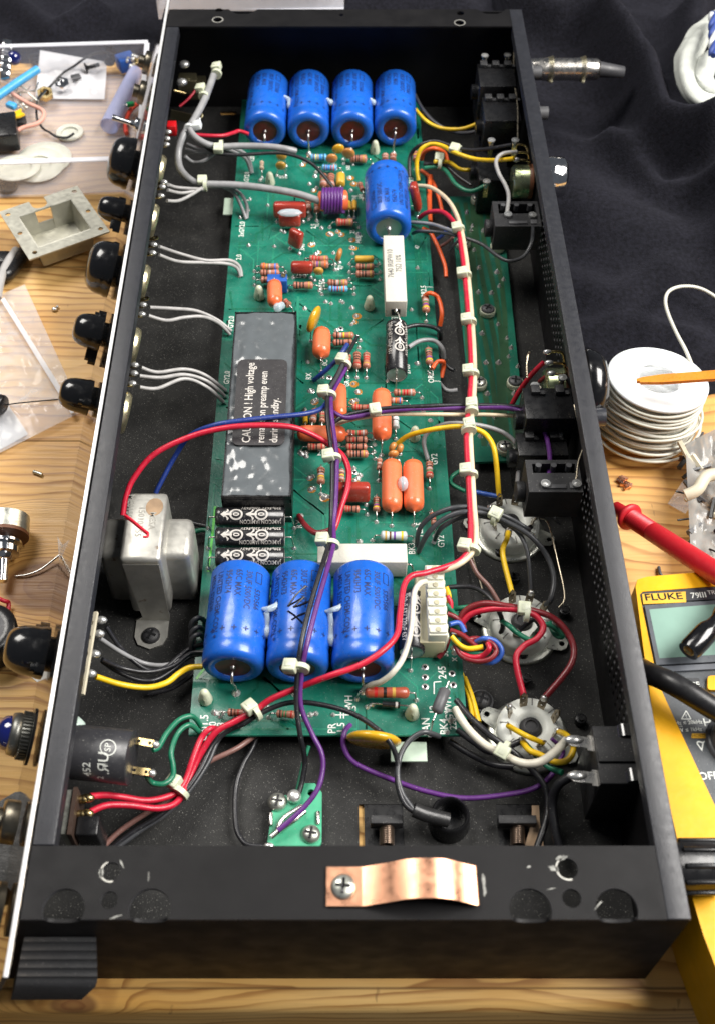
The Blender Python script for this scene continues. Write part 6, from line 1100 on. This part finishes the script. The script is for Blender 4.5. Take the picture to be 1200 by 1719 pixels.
# ---- white rag with cord ----
B = MB(); COT = mat('white_cotton', (.50, .52, .48), .85, bump=.4, bs=14)
def fold(l, r, ph=0):
    P = spline(pts(l), 10); n = len(P); vs = []; m_ = 16
    for i, p in enumerate(P):
        t = (P[min(i + 1, n - 1)] - P[max(0, i - 1)]).normalized(); s_ = t.cross(Vector((0, 0, 1))).normalized(); u = s_.cross(t)
        for j in range(m_):
            a_ = j * math.pi / 8; q = r * (1 + .22 * math.sin(3 * a_ + i * .12 + ph) + .12 * mn.noise(Vector((i * .2, a_, ph)))); vs.append(p + s_ * math.cos(a_) * q + u * math.sin(a_) * q * .6)
    B.add(vs, [[i * m_ + j, i * m_ + (j + 1) % m_, (i + 1) * m_ + (j + 1) % m_, (i + 1) * m_ + j] for i in range(n - 1) for j in range(m_)], COT, True)
fold([(1240, 10, 4.4), (1205, 35, 4.6), (1172, 62, 4.5), (1152, 105, 4.4), (1160, 150, 4.2), (1185, 172, 4.1), (1240, 176, 4.1)], .62); fold([(1240, 70, 4.6), (1195, 95, 4.6), (1178, 125, 4.4), (1195, 150, 4.3), (1240, 150, 4.2)], .5, 2)
top(B, 'white_rag', 'bunched white cotton rag on the black cloth at the far right', 'rag')
B = MB()
for k in range(3): B.tube([at(1196 + 4 * math.cos(i * .9 + k * 2.1), 22 + i * 6.5, 5.6 + .15 * math.sin(i * .9 + k * 2.1)) for i in range(12)], .14, (mat('cord_blue', (.03, .06, .25), .6), mat('cord_white', (.6, .62, .65), .6), mat('cord_blue', (0, 0, 0)))[k], n=8)
top(B, 'braided_cord', 'blue and white braided cord lying over the white rag', 'cord')
# ---- wire spool ----
zt = 2.9; ct = at(1104, 635, zt); tilt = Matrix.Rotation(-.12, 3, 'X') @ Matrix.Rotation(.06, 3, 'Y'); ax = tilt @ Vector((0, 0, 1)); r_ = 85 / scl(ct); SPW = mat('white_spool_plastic', (.80, .83, .84), .35, var=.02, sss=.3); base = ct - ax * 2.65
sp = thing('wire_spool', (base.x, base.y, 0), 'white plastic wire spool wound with white wire', 'spool'); B = MB()
B.lathe(base, ct, [(2.48, r_ * .45), (2.48, r_ * .97), (2.53, r_), (2.62, r_), (2.67, r_ * .97), (2.67, r_ * .47), (2.60, r_ * .45)], SPW, 64); B.lathe(base, ct, [(.05, r_ * .45), (2.6, r_ * .45)], SPW, 40); B.lathe(base, ct, [(.02, r_ * .45), (.02, r_ * .97), (.12, r_), (.2, r_ * .97), (.2, r_ * .45)], SPW, 48); put(B, 'spool_body', sp)
B = MB(); WW = mat('white_hookup_wire', (.68, .67, .58), .4, var=.04); e1 = ax.orthogonal().normalized(); e2 = ax.cross(e1); rs = random.Random(5)
for k in range(34):
    f_ = k / 33; rr = r_ * (.86 + .06 * (k % 3)) + (1 - f_) ** 2 * r_ * .12; h = .16 + f_ * 2.25; a1, a2 = rs.uniform(-.2, .2) * (1.2 - f_), rs.uniform(-.2, .2) * (1.2 - f_)
    cen = base + ax * max(.2, h) + Vector((rs.uniform(-.22, .05), rs.uniform(-.2, .05), 0)) * (1.3 - f_); B.tube([cen + (e1 * math.cos(t_) + e2 * math.sin(t_)) * rr + ax * (a1 * math.cos(t_) + a2 * math.sin(t_) + .05 * math.sin(3 * t_ + k)) for t_ in [i * math.pi / 12 for i in range(24)]], .065, WW, n=6, sub=2, closed=True)
put(B, 'wound_wire', sp)
B = MB(); B.tube(pts([(1160, 612, 2.6), (1150, 588, 2.8), (1135, 560, 2.6), (1121, 528, 2.2), (1116, 505, 1.8), (1122, 489, 1.5), (1142, 481, 1.3), (1170, 483, 1.2), (1198, 497, 1.1), (1240, 530, 1)]), .085, WW); put(B, 'wire_tail', sp)
B = MB(); a, b = at(1068, 640, 3.9), at(1235, 628, 5.0); d = b - a; L = d.length; fr = flatfr(a, d, (0, 1, 0)); B.plate([(0, -.06), (.12, -.06), (.15, -.14), (.22, -.14), (1.0, -.22), (L, -.24), (L, .24), (1.0, .22), (.22, .14), (.12, .10), (0, .07)], [], -.08, .08, mat('amber_plastic', (.85, .30, .02), .3, trans=.2), fr); top(B, 'orange_pick', 'translucent orange plastic pick resting across the spool', 'tool')
# ---- bag of ties at right ----
B = MB(); P = []
bag = thing('zip_bag', at(1180, 830, 0), 'crinkled grey zip bag stuffed with dark and white scraps at the right edge', 'bag')
for i in range(60): a = at(rs.uniform(1158, 1215), rs.uniform(735, 930), rs.uniform(.3, 1.5)); B.tube([a, a + Vector((rs.uniform(-.9, .9), rs.uniform(-1.2, 1.2), rs.uniform(-.2, .3)))], rs.uniform(.04, .14), rs.choice([BPL, BPL, BPM, BPL, PHEN, BRASS, GRYP, CRM]), n=5)
put(B, 'contents', bag)['kind'] = 'stuff'
B = MB(); sheet(B, [at(1165, 712, 1.4), at(1148, 770, 1.5), at(1152, 945, 1.6), at(1290, 985, 1.6)][0:0] + [at(1150, 745, 1.5), at(1160, 955, 1.3), at(1300, 1000, 1.5), at(1260, 690, 1.9)], thin('crinkled_bag_film', (.36, .35, .33), .50, .14, .6, 1.6, .4), n=34, amp=.5, seed=12); put(B, 'bag_film', bag)
B = MB(); B.tube(pts([(1150, 832, 2.0), (1170, 822, 2.2), (1185, 800, 2.3), (1215, 795, 2.3)]), .26, mat('cream_strap', (.60, .55, .42), .5)); put(B, 'white_strap', bag)
B = MB(); sheet(B, [at(1150, 800, .2), at(1120, 845, .2), at(1150, 862, .2), at(1170, 830, .3)], BAG, n=8, amp=.2); top(B, 'film_corner', 'small clear film corner sticking out beside the grey bag', 'film')
B = MB()
for i in range(9): B.box(at(1040 + rs.uniform(0, 16), 802 + i * 2.0, .12), (.32, .10, .1), COPS, rot=Matrix.Rotation(rs.uniform(-1, 1), 3, 'Z') @ Matrix.Rotation(rs.uniform(-.5, .5), 3, 'X'))
top(B, 'copper_scrap', 'crumpled copper scrap on the pale wood', 'scrap')
B = MB(); B.tube(pts([(1105, 952, .1), (1107, 962, .15), (1111, 968, .1)]), .07, GRYP, n=6); top(B, 'lead_offcut', 'tiny dark lead end at the top of the multimeter', 'scrap')
B = MB(); B.tube(pts([(1155, 598, .1), (1175, 608, .15), (1190, 616, .15), (1215, 640, .1)]), .05, BPL, n=6); top(B, 'thin_black_wire', 'thin black wire on the wood behind the spool', 'wire')
# ---- red probe ----
RP = mat('red_probe_rubber', (.52, .012, .022), .42, var=.05); a, b = at(1030, 851, 1.6), at(1200, 961, 3.9); d = (b - a).normalized(); rp = thing('test_probe', (a.x, a.y, 0), 'red rubber test probe leaning on the multimeter', 'probe'); B = MB(); s0 = (at(1063, 869, 1.8) - a).length
prf = [(0, .20), (.08, .27), (s0 - .25, .30), (s0 - .12, .31), (s0 - .08, .54), (s0 + .02, .57), (s0 + .09, .54), (s0 + .12, .36)]
for i in range(12): prf += [(s0 + .18 + i * .10, .385), (s0 + .23 + i * .10, .34)]
prf += [(s0 + 1.4, .39), (s0 + 8, .44), (s0 + 9, .4)]
B.lathe(a, b, prf, RP, 32); put(B, 'handle', rp); B = MB(); B.lathe(a, a - d, [(0, .07), (.7, .06), (.9, .02)], CHROME, 12); put(B, 'tip', rp)
# ---- multimeter ----
z1 = 3.3; HOL = mat('yellow_holster', (.85, .42, .004), .42, var=.06, bump=.1, bs=6, spec=.35); FACE = mat('meter_face', (.055, .062, .070), .42, var=.1, dust=.2, bump=.2, bs=25)
mm = thing('multimeter', at(1200, 1200, 0), 'yellow cased digital multimeter with blank screen beside the rear panel', 'multimeter')
L_ = [(1066, 985), (1069, 973), (1085, 968), (1260, 953), (1560, 930), (1640, 1500), (1500, 1900), (1330, 1900), (1215, 1662), (1180, 1570), (1150, 1470), (1118, 1330), (1095, 1200), (1078, 1080)]
I_ = [(1073, 998), (1078, 993), (1255, 980), (1500, 962), (1560, 1500), (1430, 1800), (1290, 1560), (1200, 1354), (1170, 1290), (1140, 1225), (1111, 1162), (1098, 1118)]
B = MB(); o3 = [tuple(at(x, y, z1)[:2]) for x, y in L_][::-1]; i3 = [tuple(at(x, y, z1)[:2]) for x, y in I_][::-1]; B.plate(o3, [i3], .02, z1 + .0, HOL); put(B, 'holster', mm)
B = MB(); ip = [at(x, y, z1) for x, y in I_]; cc_ = sum(ip, Vector()) / len(ip)
B.plate([(p.x, p.y) for p in ip][::-1], [], z1 - .5, z1 - .08, FACE); put(B, 'face', mm)
zf = z1 - .08
def fpoly(P, m, z0, z1_, name, label=None, bev=0): B = MB(); B.plate([tuple(at(x, y, z1_)[:2]) for x, y in P][::-1], [], z0, z1_, m); return put(B, name, mm, label)
fpoly([(1069 + 4, 998), (1078, 994), (1255, 981), (1500, 966), (1520, 985), (1258, 1003), (1078, 1012)], mat('meter_band', (.035, .038, .045), .4), zf, zf + .06, 'name_band')
fpoly([(1077, 997), (1150, 993), (1151, 1011), (1079, 1014)], mat('badge_yellow', (.75, .42, .03), .4), zf + .05, zf + .09, 'badge')
fpoly([(1081, 1016), (1260, 1004), (1480, 988), (1480, 1080), (1255, 1108), (1101, 1116)], mat('screen_bezel', (.09, .10, .115), .35), zf, zf + .16, 'screen_bezel'); fpoly([(1089, 1023), (1255, 1010), (1440, 996), (1440, 1080), (1250, 1096), (1106, 1105)], mat('lcd_grey_green', (.22, .36, .30), .45, var=.04, spec=.3), zf + .10, zf + .165, 'screen')
fpoly([(1100, 1119), (1255, 1111), (1480, 1095), (1480, 1104), (1255, 1120), (1103, 1128)], mat('meter_ridge', (.12, .13, .15), .35), zf, zf + .10, 'ridge')
def rrect(x0, y0, x1, y1, r=5): 
    o = []
    for cx_, cy_, a0 in ((x1 - r, y0 + r, -90), (x1 - r, y1 - r, 0), (x0 + r, y1 - r, 90), (x0 + r, y0 + r, 180)): o += [(cx_ + r * math.cos(math.radians(a0 + t_)), cy_ + r * math.sin(math.radians(a0 + t_))) for t_ in (0, 30, 60, 90)]
    return o
fpoly(rrect(1122, 1138, 1174, 1160), mat('button_black', (.02, .022, .026), .4), zf, zf + .1, 'button'); fpoly(rrect(1187, 1134, 1240, 1158), HOL, zf, zf + .14, 'button', 'yellow button'); fpoly(rrect(1160, 1231, 1184, 1239, 1.5), mat('badge_yellow', (0, 0, 0)), zf, zf + .02, 'hold_badge')
B = MB(); c = at(1240, 1246, zf); B.lathe(c, c + Vector((0, 0, 1)), [(0, 1.12), (.02, 1.12), (.1, 1.05), (.12, .98), (.5, .92), (.56, .82), (.56, .001)], mat('dial_grey', (.075, .08, .09), .4), 44); put(B, 'dial', mm)
B = MB(); ra = .05
def mt(t, px, py, h, m=SILK, z=None, dr=ra, sx=1.0): c = at(px, py, (z or zf) + .01); B.text(t, flatfr(c, (math.cos(dr), math.sin(dr), 0), (-math.sin(dr), math.cos(dr), 0)), h, m, th=.004, sx=sx)
mt('FLUKE', 1113, 1002, .40, BPL, zf + .09, sx=1.25); mt('79', 1166, 1000, .34, SILK, zf + .06); mt('III', 1179, 999, .34, SILK, zf + .06, sx=1.1); mt('TRUE RMS', 1211, 994, .24, SILK, zf + .06); mt('RANGE', 1152, 1150, .28, SILK, zf + .1)
mt('Hz ≤ 20kHz', 1155, 1213, .20, sx=.95); mt('V ≤ 1kHz', 1159, 1225, .20, sx=.95); mt('~', 1142, 1219, .2); mt('HOLD', 1172, 1235, .17, mat('badge_text', (.35, .18, .01), .5), zf + .02); mt('Hz', 1191, 1213, .42); mt('~', 1175, 1245, .5); mt('V', 1176, 1255, .40); mt('OFF', 1188, 1303, .38); mt('!', 1151, 1202, .18)
tp_ = [at(1151, 1193, zf + .012), at(1159, 1207, zf + .012), at(1143, 1207, zf + .012)]
for i in range(3):
    a, b = tp_[i], tp_[(i + 1) % 3]; dd_ = (b - a).normalized(); nn = Vector((-dd_.y, dd_.x, 0)) * .015; B.add([a - nn, b - nn, b + nn, a + nn], [[0, 1, 2, 3]], SILK)
put(B, 'lettering', mm)
# ---- black leads ----
B = MB(); B.tube(pts([(1040, 1098, 1.6), (1078, 1125, 3.5), (1115, 1141, 4.3), (1150, 1160, 4.5), (1195, 1188, 4.4), (1260, 1225, 4.2)]), .40, mat('black_lead_rubber', (.012, .012, .013), .38)); top(B, 'test_lead', 'thick black test lead lying across the multimeter buttons', 'lead')
B = MB(); a, b = at(1155, 1093, 4.1), at(1215, 1030, 4.3); d = (b - a).normalized(); B.lathe(a, b, [(.35, .001, BRASS), (.3, .17, BRASS), (.02, .19, BRASS), (0, .22), (-.02, .38), (.1, .42), (.9, .42), (1.1, .40), (1.35, .30), (1.6, .27), (2.0, .40), (3.0, .44)], BGL, 28); top(B, 'banana_plug', 'shiny black shrouded test plug resting on the screen', 'plug')
